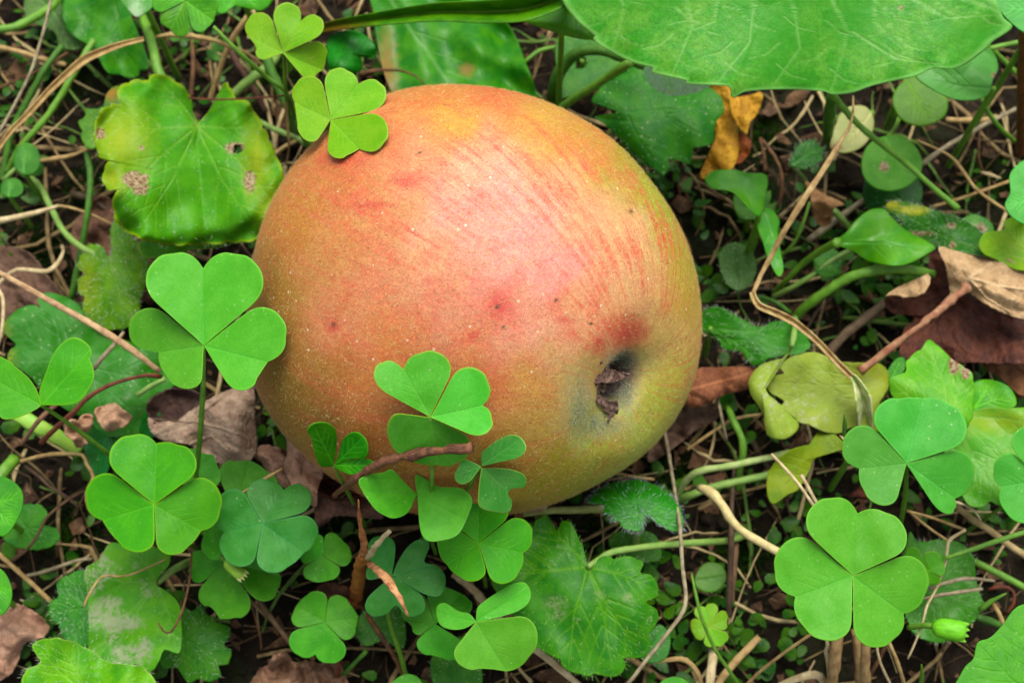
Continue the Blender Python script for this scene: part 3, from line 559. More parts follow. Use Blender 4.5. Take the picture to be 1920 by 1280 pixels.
def clover(c, leaflets, h, mat, label, stem=None, sr=3.6, smat=None, group="clover leaves around the apple", slope=None, over=False):
    if over: h = max(h, float(apple_top(*c))+3.)
    b = stem[-1] if stem else below(c[0], c[1], h, 5, 10)
    W = P(b[0], b[1], b[2]); root = thing("clover_leaf", label, "clover leaf", (W[0], W[1], max(0, W[2]*0)), group)
    info = []; cc = np.array(c, float)
    for q, lf in enumerate(leaflets):
        if len(lf) < 7:
            for w_ in (1, 2): info.append([q, w_, math.atan2(lf[w_][1]-cc[1], lf[w_][0]-cc[0])])
    reach = {}
    for q, w_, an in info:             # neighbouring leaflets meet half way between their lobes
        nl = leaflets[q][0]; aN0 = math.atan2(nl[1]-cc[1], nl[0]-cc[0]); wr = lambda v: (v+math.pi) % (2*math.pi)-math.pi; sg = 1 if wr(an-aN0) > 0 else -1
        best = min([wr(b_-an)*sg for q2, _, b_ in info if q2 != q and wr(b_-an)*sg > 0] or [9])
        if best < math.radians(80): reach[(q, w_)] = wr(an-aN0)+sg*(best/2-math.radians(1.2))
    for k, lf in enumerate(leaflets):
        N, A, B = [np.array(q, float) for q in lf[:3]]; sl = lf[3] if len(lf) > 3 else 0.; fo = lf[4] if len(lf) > 4 else 1.2+1.8*((k*.37+c[0]*.013) % 1.); dh = lf[5] if len(lf) > 5 else 0.
        c0 = np.array(c, float); e1 = N-c0; out = []; rN = np.linalg.norm(e1); aN = math.atan2(e1[1], e1[0])
        for w_, e2 in ((1, A-c0), (2, B-c0)):
            rP = np.linalg.norm(e2)*1.04; dl = (math.atan2(e2[1], e2[0])-aN+math.pi) % (2*math.pi)-math.pi; f_ = dl/30.; hp = []; f_ = reach[(k, w_)]/57.5 if (k, w_) in reach else f_
            for q_, (dg, rr_) in enumerate(FAN):
                r_ = rN if rr_ is None else (rN+(rP-rN)*rr_ if q_ in (1, 2, 3) else rP*rr_)
                a_ = aN+math.radians(dg)*f_*180/math.pi; hp.append(c0+r_*np.array([math.cos(a_), math.sin(a_)]))
            out.append(hp)
        poly = [c0, c0]+out[0][::-1][:-1]+[N, N]+out[1][1:]
        if len(leaflets_raw(lf)): poly = leaflets_raw(lf); c0 = np.array(c, float)
        Lh = np.linalg.norm(e1); mid = (c0+e1*.52) if not len(leaflets_raw(lf)) else np.array([p[:2] for p in leaflets_raw(lf)]).mean(0); d = e1/Lh
        ang = math.degrees(math.atan2(-(d[1]), d[0]))
        s_ = sl/100.
        def hf(X, Y, tt, d=d, s_=s_, c0=c0, Lh=Lh, k=k):
            al = (X-c0[0])*d[0]+(Y-c0[1])*d[1]; ac = np.abs((X-c0[0])*-d[1]+(Y-c0[1])*d[0])
            return al*s_+fo*ac/100-.9*(al/Lh)**2*(.6+.4*math.sin(k*2+c0[0]))+.1*sines(X, Y, 90, int(c0[0])+k)
        if over:
            hf0 = hf; OP = smooth_poly(poly, 4); sm_ = np.vstack([c0+(OP-c0)*t_ for t_ in (.35, .6, .8, 1.)]); al_ = (sm_-c0)@d/Lh; ok_ = al_ > .05
            need = (apple_top(sm_[:, 0], sm_[:, 1])+1.5-(h+dh+hf0(sm_[:, 0], sm_[:, 1], 0)))/np.maximum(al_, .4); nd = max(0., float(need[ok_].max()))
            def hf(X, Y, tt, hf0=hf0, nd=nd, c0=c0, d=d, Lh=Lh): return hf0(X, Y, tt)+nd*np.clip(((X-c0[0])*d[0]+(Y-c0[1])*d[1])/Lh, 0, 1.3)
        nv = [([c0, c0+e1*.97], max(1.3, Lh*.017), 1.)]
        for t in (.25, .42, .6):
            for s in (-1, 1):
                q_ = c0+e1*t; pdir = np.array([-d[1], d[0]])*s; nv.append(([q_, q_+(d*.9+pdir*.75)*Lh*.33], .9, .7))
        blade("leaflet", poly, h+dh+.06*k, mat, root, c=mid, org=c0, hf=hf, veins=nv, vdepth=.06, solid=.1, step=2.6, seed=int(c[0])+k)
    pts = [(q[0], q[1], min(q[2], h-.3)) if i_ else (q[0], q[1], h-.3) for i_, q in enumerate(stem)] if stem else stalk_pts(c[0], c[1], h-.2, 5, 10)
    if over: pts = [(q[0], q[1], max(q[2], float(apple_top(q[0], q[1]))+.8) if q[2] > 12 else q[2]) for q in pts]
    tube("stalk", pts, [sr*.8]+[sr]*(len(pts)-1), smat or GREENSTEM, root, rough=.04)
    return root
def plant_leaf(label, outline, h, mat, org, petiole=None, pr=6, pm=None, name="scalloped_leaf", cat="leaf", group="scalloped leaves around the apple", hairs=0, hl=.9, rim=0, hcol=(215, 230, 195), **kw):
    o = org if org else np.mean(np.array([q[:2] for q in outline]), 0)
    pts = petiole or stalk_pts(o[0], o[1], h-.4, 6, 14)
    W = P(*pts[-1]); root = thing(name, label, cat, (W[0], W[1], 0), group)
    if petiole is None or petiole[0][2] is None: pass
    bl = blade("blade", outline, h, mat, root, org=o, **kw)
    if pm != 0: tube("stalk", pts, pr if hasattr(pr, '__len__') else [pr*.85]+[pr]*(len(pts)-1), pm or GREENSTEM, root, rough=.03)
    if hairs or rim: leaf_hairs(bl, root, hairs, hl, .028, hcol, rim)
    return root
def strand(label, pts, r, mat, name="dry_straw", cat="straw", group="dry straws lying in the weeds", flat=1., rough=.06, **kw):
    return tagit(tube(name, pts, r, mat, None, flat=flat, rough=rough, **kw), label, cat, group)
def Z(c, pts): return T(c, pts)

# ------------------------------------------------------------------ clover
M_C1 = leafmat((103, 198, 76), (92, 190, 68), vein=(95, 200, 90), pucker=.06, fine=.5, speck=.3, trans=.2, rough=.5, edge=(120, 205, 80), cell=1.2)
M_C2 = leafmat((86, 190, 38), (76, 180, 34), vein=(105, 210, 70), pucker=.06, fine=.5, speck=.2, trans=.25, rough=.52, edge=(130, 210, 60), cell=1.2)
M_C3 = leafmat((80, 164, 88), (66, 148, 72), vein=(85, 165, 120), pucker=.1, fine=.8, speck=.4, trans=.12, rough=.48, edge=(90, 165, 110), cell=1.2)
M_C4 = leafmat((88, 186, 66), (72, 168, 50), vein=(90, 175, 85), pucker=.08, fine=.6, speck=.3, trans=.15, rough=.5, edge=(100, 185, 80), cell=1.2)
M_C7 = leafmat((140, 210, 66), (124, 202, 58), vein=(150, 220, 100), pucker=.06, fine=.5, speck=.3, trans=.25, rough=.48, edge=(175, 215, 90), cell=1.2)
M_C9 = leafmat((98, 205, 84), (84, 194, 70), vein=(120, 210, 100), pucker=.06, fine=.5, speck=.3, trans=.22, rough=.5, edge=(150, 205, 80), cell=1.2)
M_C17 = leafmat((90, 190, 84), (80, 180, 76), vein=(100, 205, 110), pucker=.06, fine=.5, speck=.5, trans=.2, rough=.5, edge=(110, 205, 90), cell=1.2)
clover((382, 648), [((381, 503), (300, 492), (459, 490), 1), ((502, 678), (527, 612), (472, 716), -3), ((297, 660), (252, 602), (325, 714), -4)], 57, M_C1,
       "largest round clover leaf, left of the apple and overlapping its edge", over=True, stem=[(382, 650, 56.5), (380, 740, 50), (374, 830, 38), (366, 905, 24), (360, 960, 0)], sr=5)
clover((289, 946), [((293, 831), (212, 838), (350, 846), 1), ((377, 995), (407, 922), (345, 1026), -2), ((192, 975), (175, 898), (240, 1025), -3)], 41, M_C2,
       "big bright clover leaf at lower left, below the curled grey dead leaf", stem=[(289, 946, 40.5), (300, 985, 30), (385, 1040, 12), (400, 1060, 0)], sr=4.5)
clover((492, 981), [((532, 918), (497, 902), (582, 934), -1), ((570, 1036), (592, 982), (525, 1066), -2), ((421, 997), (410, 940), (430, 1048), -2)], 33, M_C3,
       "bluish dark green clover leaf just right of the big bright lower left one")
clover((345, 905), [((400, 852), (365, 845), (408, 880)), ((372, 1000), (400, 960), (340, 1000))], 26, M_C4, "clover leaf mostly hidden behind the big bright lower left one")
clover((440, 962), [((468, 862), (432, 868), (497, 884), 0), ((487, 1030), (492, 985), (462, 1035), -1), ((380, 1010), (385, 970), (392, 1040), -1)], 25, M_C4,
       "mid green clover leaf half hidden behind the bluish one")
clover((420, 1050), [((412, 1160), (385, 1130), (455, 1150), -3), ((527, 1080), (515, 1048), (510, 1115), -2), ((352, 1070), (360, 1045), (362, 1082), -3)], 21, M_C4,
       "clover leaf with a pale flower bud lying on it, lower left")
clover((77, 759), [RAW('E', [(215, 1000), (205, 930), (240, 830), (270, 750), (310, 690), (370, 648), (420, 655), (465, 690), (478, 730), (468, 760), (487, 810), (485, 870), (440, 950), (390, 990), (330, 1000), (260, 1000)], 2), RAW('E', [(215, 1000), (195, 930), (150, 860), (80, 800), (30, 760), (-60, 740), (-100, 900), (0, 1060), (60, 1072), (130, 1050), (190, 1020)], 0)], 50, M_C2,
       "clover leaf cut by the left edge with two leaflets in view", stem=[(77, 759, 49.5), (130, 795, 42), (205, 852, 30), (240, 890, 10), (240, 900, 0)], sr=4)
clover((531, 100), [((564, 40), (535, 10), (598, 38), 3), ((465, 68), (478, 30), (482, 98), -2), ((606, 132), (609, 94), (588, 143), -4, 4)], 50, M_C7,
       "light yellow-green clover leaf at the top, above the one touching the apple", stem=[(531, 100, 49.5), (534, 130, 44), (536, 178, 34), (548, 250, 0)], sr=3.6)
clover((620, 225), [((672, 158), (634, 132), (716, 168), 2), ((673, 279), (724, 242), (641, 292), -2), ((552, 192), (574, 147), (562, 243), -1)], 62, M_C7,
       "light green clover leaf overlapping the apple's upper left edge", over=True, stem=[(620, 225, 61.5), (602, 262, 50), (592, 292, 20), (590, 300, 0)], sr=3.4)
clover((807, 782), [((757, 692), (712, 690), (812, 664), 2, 1.6), ((905, 760), (903, 706), (915, 808), 0), ((822, 872), (745, 842), (885, 838), -9, 1.0)], 69.5, M_C9,
       "clover leaf lying over the middle of the apple's lower side, under a red-brown twig", over=True, stem=[(807, 784, 68), (810, 860, 56), (808, 930, 36), (795, 1005, 8), (795, 1010, 0)], sr=4)
clover((902, 874), [RAW('G', [(925, 468), (925, 420), (950, 395), (985, 370), (1030, 350), (1070, 358), (1092, 390), (1085, 420), (1050, 440), (1000, 450)], 1), RAW('G', [(925, 475), (980, 475), (1030, 478), (1080, 495), (1094, 520), (1085, 545), (1040, 552), (1025, 570), (1040, 600), (1030, 640), (980, 640), (920, 620), (915, 560)], -8), RAW('G', [(925, 468), (890, 450), (850, 440), (840, 470), (825, 495), (828, 520), (850, 535), (880, 525), (905, 495)], -2)], 57, leafmat((98, 175, 92), (80, 165, 80), vein=(120, 190, 110), pucker=.06, fine=.6, speck=.3, trans=.15, edge=(150, 185, 90), cell=1.2),
       "narrow-leaved clover leaf in front of the apple's bottom edge", over=True, stem=[(902, 876, 56), (870, 925, 40), (830, 970, 20), (790, 1012, 4), (786, 1016, 0)], sr=4)
clover((897, 1018), [((898, 942), (862, 938), (944, 944), 1), ((980, 1036), (989, 984), (962, 1080), -1), ((838, 1058), (824, 1010), (882, 1086), -1)], 43, M_C2,
       "bright clover leaf below the apple, left of the big hairy leaf")
clover((735, 1078), [RAW('G', [(592, 875), (610, 830), (640, 780), (680, 745), (720, 742), (730, 770), (712, 825), (760, 840), (790, 880), (785, 930), (760, 955), (710, 945), (650, 910)], 0), RAW('G', [(590, 880), (650, 905), (700, 950), (715, 990), (700, 1020), (650, 1030), (610, 990), (590, 1000), (570, 1020), (520, 1030), (490, 1000), (500, 960), (540, 920)], -2), RAW('G', [(588, 875), (560, 882), (500, 890), (495, 850), (510, 800), (500, 765), (520, 735), (560, 728), (590, 740), (602, 770), (597, 830)], -3)], 33, M_C3,
       "dusky bluish clover leaf behind the broken orange-brown stub")
clover((609, 1166), [((557, 1133), (578, 1116), (550, 1155)), ((672, 1155), (650, 1127), (664, 1182)), ((591, 1226), (548, 1212), (626, 1238))], 18, M_C4, "small clover leaf below the broken orange-brown stub", sr=2.8)
clover((606, 1042), [((645, 1016), (628, 1002), (656, 1036)), ((597, 1091), (574, 1080), (622, 1084)), ((568, 1030), (588, 1002), (566, 1046))], 22, M_C4, "smallest dark clover leaf left of the broken stub", sr=2.6)
clover((892, 1165), [RAW('G', [(905, 1050), (910, 1000), (940, 970), (1000, 930), (1050, 905), (1090, 905), (1110, 940), (1100, 980), (1060, 1010), (1000, 1030), (940, 1045)], 0, 3), ((950, 1258), (885, 1250), (998, 1212), -1), RAW('G', [(905, 1050), (880, 1020), (840, 1010), (790, 980), (765, 985), (755, 1010), (770, 1060), (810, 1078), (860, 1075)], -2)], 38, M_C1,
       "clover leaf with one big heart leaflet at the bottom centre")
clover((815, 1168), [((864, 1112), (840, 1104), (880, 1130)), ((838, 1236), (795, 1222), (862, 1226)), ((757, 1160), (760, 1130), (775, 1178))], 25, M_C4, "shaded clover leaf under the one at the bottom centre")
clover((1700, 869), [((1732, 746), (1660, 757), (1795, 776), 1), ((1611, 878), (1592, 816), (1632, 930), -1), ((1790, 934), (1820, 890), (1782, 956), -2, 2)], 42, M_C17,
       "clover leaf at right with a red-brown bract showing below it", stem=[(1700, 870, 41), (1697, 930, 28), (1688, 985, 12), (1686, 1000, 0)], sr=4.6)
clover((1599, 1079), [((1608, 962), (1534, 948), (1680, 978), 1), ((1491, 1118), (1466, 1030), (1518, 1178), -1), ((1694, 1150), (1734, 1090), (1684, 1186), -2)], 50, M_C1,
       "large clover leaf at lower right above a bundle of dry stalks", sr=4.6)
clover((1950, 900), [((1878, 912), (1880, 850), (1900, 968), -1), ((1960, 800), (1900, 815), (2000, 810))], 45, M_C17, "clover leaf cut off by the right edge")
clover((1330, 1174), [((1322, 1138), (1308, 1140), (1342, 1134)), ((1364, 1160), (1358, 1146), (1362, 1174)), ((1296, 1180), (1297, 1166), (1304, 1192)), ((1352, 1212), (1364, 1196), (1336, 1210))], 9, M_C7,
       "tiny yellow-green clover sprout crossed by a grass blade", sr=2)
clover((1742, 1068), [((1700, 1048), (1705, 1030), (1700, 1058)), ((1768, 1050), (1738, 1034), (1770, 1075), 2), ((1745, 1092), (1712, 1066), (1762, 1090), -2)], 24, M_C2, "small bright folded clover leaf right of the large lower right one")
clover((626, 872), [RAW('G', [(372, 465), (345, 470), (320, 465), (300, 420), (290, 370), (272, 335), (290, 310), (330, 302), (365, 315), (383, 350), (378, 420)], -2), RAW('G', [(375, 465), (390, 420), (405, 370), (430, 345), (460, 340), (490, 365), (500, 400), (490, 435), (440, 440), (400, 450)], -2), RAW('G', [(372, 468), (400, 450), (440, 442), (500, 440), (522, 460), (490, 490), (440, 500), (390, 480)], -2)], 48, leafmat((70, 180, 52), (55, 158, 40), pucker=.06, fine=.5, trans=.2, speck=.2, edge=(90, 180, 60), cell=1.2),
       "clover leaf standing upright against the apple's lower left edge", over=True)
clover((781, 926), [RAW('G', [(683, 572), (650, 640), (600, 662), (560, 650), (520, 620), (465, 530), (500, 500), (560, 490), (590, 480), (640, 530)], -3), RAW('G', [(685, 575), (680, 500), (740, 530), (770, 545), (850, 550), (890, 590), (880, 640), (840, 720), (780, 745), (720, 745), (695, 700)], -6)], 48, M_C4, "shaded clover leaf with two angular leaflets under the apple's bottom edge", over=True)
clover((347, 2), [((320, 55), (302, 40), (352, 66)), ((400, 40), (368, 62), (406, 12)), ((300, -10), (290, 18), (310, -30))], 46, leafmat((88, 175, 52), (70, 158, 40), pucker=.15, speck=.2, trans=.2), "yellow-green clover leaf cut by the top edge, its stalk running down to the apple",
       stem=[(400, 50, 45), (450, 100, 42), (500, 145, 36), (540, 180, 30), (560, 260, 0)], sr=4.2)

# ------------------------------------------------------------------ scalloped hairy leaves
def tipsof(outline, k, org, skip=None):
    O = smooth_poly(outline, 5); an = np.arctan2(O[:, 1]-org[1], O[:, 0]-org[0]); out = []
    d = np.hypot(O[:, 0]-org[0], O[:, 1]-org[1])
    for i in range(k):
        t = -math.pi+2*math.pi*(i+.5)/k; w_ = np.where(np.abs((an-t+math.pi) % (2*math.pi)-math.pi) < math.pi/k)[0]
        if len(w_) == 0: continue
        j = w_[np.argmax(d[w_])]
        if d[j] > .35*d.max(): out.append(tuple(org+(O[j]-org)*.93))
    return out
def scal(label, outl, h, mat, org, k=7, **kw):
    org = np.array(org, float); kw.setdefault('tips', tipsof(outl, k, org)); return plant_leaf(label, outl, h, mat, tuple(org), **kw)
M_G1 = leafmat((98, 182, 34), (84, 168, 24), vein=(150, 205, 85), tint=(165, 190, 62), speck=.45, pucker=1.5, cell=3.4, rough=.46, trans=.22, edge=(150, 190, 60))
scal("large yellow-green scalloped leaf with brown spots, left of the apple's top", T('A', [(985, 620), (962, 590), (960, 520), (930, 450), (860, 395), (775, 368), (748, 385), (745, 405), (690, 400), (610, 425), (583, 470), (605, 525), (560, 522), (505, 560), (476, 640), (478, 740), (500, 790), (560, 800), (535, 815), (515, 870), (520, 930), (548, 952), (590, 945), (565, 985), (565, 1040), (590, 1110), (650, 1165), (720, 1200), (830, 1222), (1000, 1225), (1150, 1212), (1280, 1200), (1370, 1130), (1420, 1010), (1432, 920), (1390, 800), (1345, 690), (1290, 590), (1240, 510), (1180, 490), (1130, 418), (1085, 480), (1040, 560)]),
     31, M_G1, (369, 236), k=8, c=(352, 330), gx=-1.5, cup=-2., fold=(94, 5.), wav=1.1, wsc=110, curl=-2.6, vdepth=.15, vw=2., petiole=[(369, 238, 29), (340, 190, 24), (300, 140, 25), (284, 80, 24), (266, 20, 16), (262, -30, 0)], pr=[7, 9, 10, 9, 9, 9],
     spots=[(188, 250, 9, 11, .15), (254, 337, 25, 15, .12), (440, 277, 17, 11, .15), (468, 340, 12, 20, .15), (262, 352, 16, 14, .15), (265, 277, 4, 5, .2)],
     tints=[(225, 260, 42, 50, 1.), (212, 335, 22, 26, .9), (482, 300, 20, 55, 1.), (512, 395, 22, 40, 1.)], hairs=600, rim=170, hl=.8, holes=[(446, 279, 7)], scal=(6, 34))
plant_leaf("green curled flap under the bottom edge of the spotted yellow-green leaf", T('A', [(690, 1240), (710, 1200), (800, 1190), (1000, 1210), (1200, 1200), (1100, 1235), (950, 1250), (800, 1285), (720, 1285)]), 24, M_G1, T('A', [(900, 1225)])[0], gx=0, rim=60, hairs=60, group=None)
M_G2 = leafmat((112, 180, 44), (86, 158, 36), vein=(130, 180, 90), speck=.7, pucker=.9, cell=1.6, blot=.5, rough=.55, fine=1.6, tint=(150, 180, 50))
scal("small yellowish rough leaf under the spotted one, left of the largest clover leaf", T('E', [(440, 190), (480, 158), (540, 180), (558, 232), (580, 210), (575, 90), (600, 40), (640, 80), (700, 130), (770, 230), (775, 330), (740, 430), (720, 530), (680, 590), (610, 605), (540, 600), (460, 560), (430, 500), (440, 440), (405, 400), (410, 340), (440, 320), (405, 270)]), 18, M_G2, T('E', [(572, 240)])[0],
     k=6, c=T('E', [(600, 380)])[0], cup=-3, wav=1., hairs=1100, hl=.7, scal=(4, 26), tints=[(160, 540, 22, 60, .6)], petiole=T('E', [(572, 240, 16), (430, 180, 14), (330, 90, 11), (265, -30, 9), (200, -150, 6), (100, -220, 1)]), pr=6, pm=PALESTEM)
M_G3 = leafmat((84, 168, 88), (56, 148, 48), vein=(105, 178, 115), speck=.8, pucker=.4, cell=3, rough=.4, tint=(150, 175, 80), blot=.2)
scal("broad blue-green leaf behind the clover at the left edge, crossed by a tan straw", T('E', [(20, 620), (30, 560), (110, 490), (180, 480), (212, 494), (196, 445), (250, 415), (330, 430), (400, 470), (450, 530), (600, 640), (720, 680), (820, 720), (900, 820), (900, 900), (800, 950), (780, 1000), (780, 1130), (560, 1160), (460, 1080), (340, 1020), (200, 900), (130, 830), (45, 770), (48, 715), (82, 682)]), 15, M_G3, T('E', [(330, 760)])[0],
     k=7, cup=-2, wav=1.2, tints=[(5, 616, 14, 22, .5), (16, 670, 14, 16, .5)], hairs=150, scal=(3, 60))
plant_leaf("dark blue-green leaf tip under the curled grey dead leaf", T('E', [(450, 1130), (560, 1040), (640, 940), (760, 930), (830, 1000), (830, 1150), (700, 1180), (590, 1280), (540, 1380), (470, 1360), (440, 1250)]), 12, leafmat((56, 135, 85), (40, 115, 60), vein=(80, 150, 100), speck=.5, pucker=.5), T('E', [(640, 1050)])[0], wav=1, tips=T('E', [(800, 950), (480, 1330), (700, 1160)]))
M_G4 = leafmat((104, 184, 60), (82, 166, 48), vein=(125, 190, 95), speck=.5, pucker=.35, cell=2.6, blot=1.6, blotc=(165, 185, 150), rough=.5, tint=(170, 180, 160))
scal("flat green leaf with whitish scabby patches at lower left", T('F', [(540, 605), (650, 620), (800, 640), (815, 700), (770, 760), (750, 805), (800, 840), (850, 890), (868, 960), (865, 1128), (790, 1120), (760, 1180), (720, 1225), (650, 1190), (600, 1235), (500, 1215), (430, 1170), (425, 1000), (420, 880), (405, 740), (470, 690), (515, 620)]), 20, M_G4, T('F', [(755, 800)])[0],
     k=7, c=T('F', [(620, 900)])[0], wav=.9, gx=1.5, tints=[(207, 1002, 9, 7, .4), (225, 1166, 38, 13, .4), (250, 1225, 32, 16, .45), (205, 1130, 22, 12, .5), (180, 1155, 18, 20, .5), (272, 1210, 12, 14, .4)], hairs=80,
     petiole=T('F', [(750, 805, 19), (820, 745, 18), (905, 700, 14), (960, 690, 4), (970, 690, 0)]), pr=7, pm=PALESTEM)
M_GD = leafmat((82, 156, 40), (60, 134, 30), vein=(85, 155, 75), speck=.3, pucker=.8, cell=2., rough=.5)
scal("rounded scalloped leaf tucked behind the scabby leaf's left edge", T('F', [(405, 740), (330, 760), (275, 800), (278, 868), (240, 890), (240, 960), (280, 1000), (300, 1050), (340, 1090), (420, 1100), (500, 1000), (480, 800)]), 13, leafmat((70, 158, 60), (50, 135, 48), vein=(100, 175, 85), speck=.4, pucker=.8, cell=2), T('F', [(430, 920)])[0], k=6, hairs=300, rim=60, scal=(3, 26))
scal("dark green scalloped leaf right of the scabby leaf", T('F', [(870, 910), (920, 935), (962, 905), (990, 945), (1050, 990), (1100, 1010), (1105, 1050), (1075, 1095), (1105, 1120), (1100, 1180), (1050, 1200), (1060, 1240), (1020, 1275), (960, 1260), (900, 1275), (850, 1210), (780, 1200), (750, 1100), (820, 950)]), 10, M_GD, T('F', [(880, 1060)])[0], k=7, hairs=250, cup=-1.5, scal=(4, 30))
scal("bright yellow-green hairy leaf in the bottom left corner", T('F', [(155, 1095), (240, 1065), (340, 1080), (430, 1120), (520, 1180), (700, 1210), (720, 1330), (130, 1330), (118, 1225), (190, 1182)]), 26, leafmat((118, 200, 45), (88, 178, 40), vein=(150, 215, 85), speck=.2, pucker=.9, cell=2.2, edge=(150, 210, 90)), T('F', [(420, 1330)])[0], k=6, hairs=500, rim=120, hl=.8, wav=1.5, scal=(4, 34))
plant_leaf("rounded bright leaf cut by the left edge, above the dark scalloped pair", T('F', [(-80, 330), (0, 290), (60, 310), (105, 360), (108, 430), (80, 500), (40, 560), (0, 575), (-80, 520)]), 28, leafmat((88, 190, 50), (70, 170, 45), speck=.3, pucker=.4), T('F', [(-70, 430)])[0], tips=T('F', [(90, 390), (60, 500)]), name="round_leaf", group="smooth round leaves")
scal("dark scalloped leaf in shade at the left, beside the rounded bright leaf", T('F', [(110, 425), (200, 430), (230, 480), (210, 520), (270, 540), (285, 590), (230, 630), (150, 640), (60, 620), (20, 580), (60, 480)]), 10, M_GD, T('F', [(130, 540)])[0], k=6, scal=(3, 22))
plant_leaf("rounded green leaf cut by the left edge, lowest one there", T('F', [(-80, 700), (0, 730), (40, 780), (58, 850), (40, 920), (0, 955), (-80, 940)]), 22, leafmat((80, 185, 55), (62, 165, 45), speck=.3, pucker=.4), T('F', [(-70, 830)])[0], tips=T('F', [(45, 850)]), name="round_leaf", group="smooth round leaves")
M_G8 = leafmat((74, 164, 6), (50, 142, 4), vein=(112, 190, 50), speck=.12, pucker=.8, cell=3, blot=.5, blotc=(135, 175, 120), rough=.45, edge=(80, 165, 45), tint=(150, 180, 130))
scal("big dark green hairy scalloped leaf directly below the apple", T('H', [(520, 705), (490, 620), (462, 560), (432, 510), (390, 505), (365, 555), (350, 500), (310, 470), (268, 500), (262, 532), (225, 505), (150, 560), (60, 680), (60, 800), (160, 960), (250, 1080), (380, 1170), (400, 1200), (470, 1235), (530, 1245), (545, 1232), (600, 1248), (660, 1240), (700, 1200), (695, 1160), (780, 1150), (820, 1095), (812, 1040), (850, 995), (845, 930), (800, 888), (848, 862), (850, 800), (820, 760), (768, 752), (780, 700), (720, 675), (640, 680), (615, 658), (575, 680)]),
     28, M_G8, T('H', [(518, 722)])[0], k=9, c=T('H', [(500, 860)])[0], gy=-.8, cup=-2, wav=.9, hairs=800, hl=.9, rim=120, hcol=(160, 205, 110), scal=(6, 56),
     tints=[T('H', [(360, 900)])[0]+(16, 12, .9), T('H', [(370, 945)])[0]+(12, 10, .9), T('H', [(575, 860)])[0]+(8, 7, .9), T('H', [(708, 870)])[0]+(7, 7, .9)],
     petiole=T('H', [(518, 722, 28), (580, 680, 26), (640, 650, 26), (850, 620, 22), (1050, 605, 17), (1200, 595, 10), (1290, 565, 2)]), pr=[5, 6, 6.5, 6.5, 6.5, 6, 6], pm=PALESTEM, vw=3.4)
plant_leaf("small round leaf half under the big hairy leaf's lower right edge", T('H', [(780, 1060), (820, 1030), (870, 1000), (915, 1060), (900, 1150), (850, 1180), (780, 1170)]), 14, leafmat((72, 145, 62), (60, 130, 50), speck=.4), T('H', [(830, 1100)])[0], tips=T('H', [(880, 1040)]), hairs=60)
scal("small umbrella-like leaf with whitish hairs, at the apple's bottom right", T('H', [(515, 410), (560, 360), (620, 325), (700, 308), (790, 313), (870, 345), (940, 410), (970, 470), (970, 540), (920, 550), (885, 528), (860, 520), (800, 472), (785, 500), (778, 540), (740, 550), (680, 530), (672, 505), (635, 500), (632, 475), (600, 462), (592, 420), (550, 420)]), 24, leafmat((66, 166, 44), (46, 146, 36), vein=(100, 185, 90), speck=.25, pucker=.5, edge=(80, 175, 60)), T('H', [(760, 472)])[0],
     k=9, c=T('H', [(755, 420)])[0], hf=lambda X, Y, tt: -5.*tt**2*(Y < 990)*np.clip((960-Y)/50, 0, 1), hairs=400, rim=260, hl=1.05, hcol=(205, 215, 225), scal=(2.5, 20), petiole=T('H', [(762, 480, 23), (755, 540, 16), (745, 620, 6), (745, 660, 0)]), pr=7, pm=PALESTEM)
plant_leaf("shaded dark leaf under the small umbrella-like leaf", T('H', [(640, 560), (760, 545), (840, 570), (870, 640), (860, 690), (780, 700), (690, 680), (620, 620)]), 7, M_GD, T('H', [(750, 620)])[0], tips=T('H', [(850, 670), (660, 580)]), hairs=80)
M_G10 = leafmat((74, 156, 42), (54, 136, 32), vein=(62, 150, 72), speck=.8, pucker=.5, cell=2.8, rough=.48)
scal("dark green lobed leaf at the apple's upper right edge", T('C', [(565, 640), (530, 622), (440, 620), (395, 590), (420, 530), (480, 470), (560, 430), (600, 400), (660, 370), (720, 480), (800, 535), (850, 552), (930, 545), (1000, 530), (1060, 505), (1110, 530), (1145, 580), (1145, 650), (1102, 700), (1095, 780), (1075, 828), (1000, 840), (968, 862), (960, 935), (935, 935), (880, 912), (835, 912), (835, 960), (805, 1002), (770, 980), (700, 930), (550, 790), (470, 710), (410, 672), (480, 655)]),
     22, M_G10, T('C', [(590, 640)])[0], k=8, c=T('C', [(760, 710)])[0], cup=-1.5, wav=1.4, scal=(3, 30), hairs=250)
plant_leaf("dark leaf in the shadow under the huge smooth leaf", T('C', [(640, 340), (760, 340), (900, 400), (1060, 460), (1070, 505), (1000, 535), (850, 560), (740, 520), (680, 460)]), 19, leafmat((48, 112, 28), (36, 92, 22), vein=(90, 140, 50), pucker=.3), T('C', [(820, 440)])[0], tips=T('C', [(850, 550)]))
plant_leaf("rough dark leaf behind the hairy bent stalk above the apple", T('C', [(200, 215), (330, 215), (470, 260), (560, 330), (520, 420), (420, 470), (330, 520), (250, 560), (180, 540), (190, 400)]), 12, M_GD, T('C', [(340, 340)])[0], tips=T('C', [(240, 500), (500, 380), (230, 240)]), hairs=250, holes=[T('C', [(330, 358)])[0]+(10,)])
scal("dark green rough leaf right of the apple, with whitish hairs on its bend", T('I', [(60, 670), (100, 640), (160, 630), (250, 680), (330, 715), (400, 690), (480, 705), (530, 750), (545, 800), (500, 830), (440, 835), (370, 850), (330, 875), (290, 870), (250, 820), (180, 810), (140, 760), (70, 730)]), 15, leafmat((64, 166, 44), (46, 142, 36), vein=(95, 180, 85), speck=.2, pucker=.8), T('I', [(120, 720)])[0], k=7,
     cup=-1, wav=1.4, hairs=300, rim=140, hl=1.1, tips=T('I', [(520, 800), (440, 720), (330, 860), (200, 800)]), c=T('I', [(300, 770)])[0], scal=(3, 24))
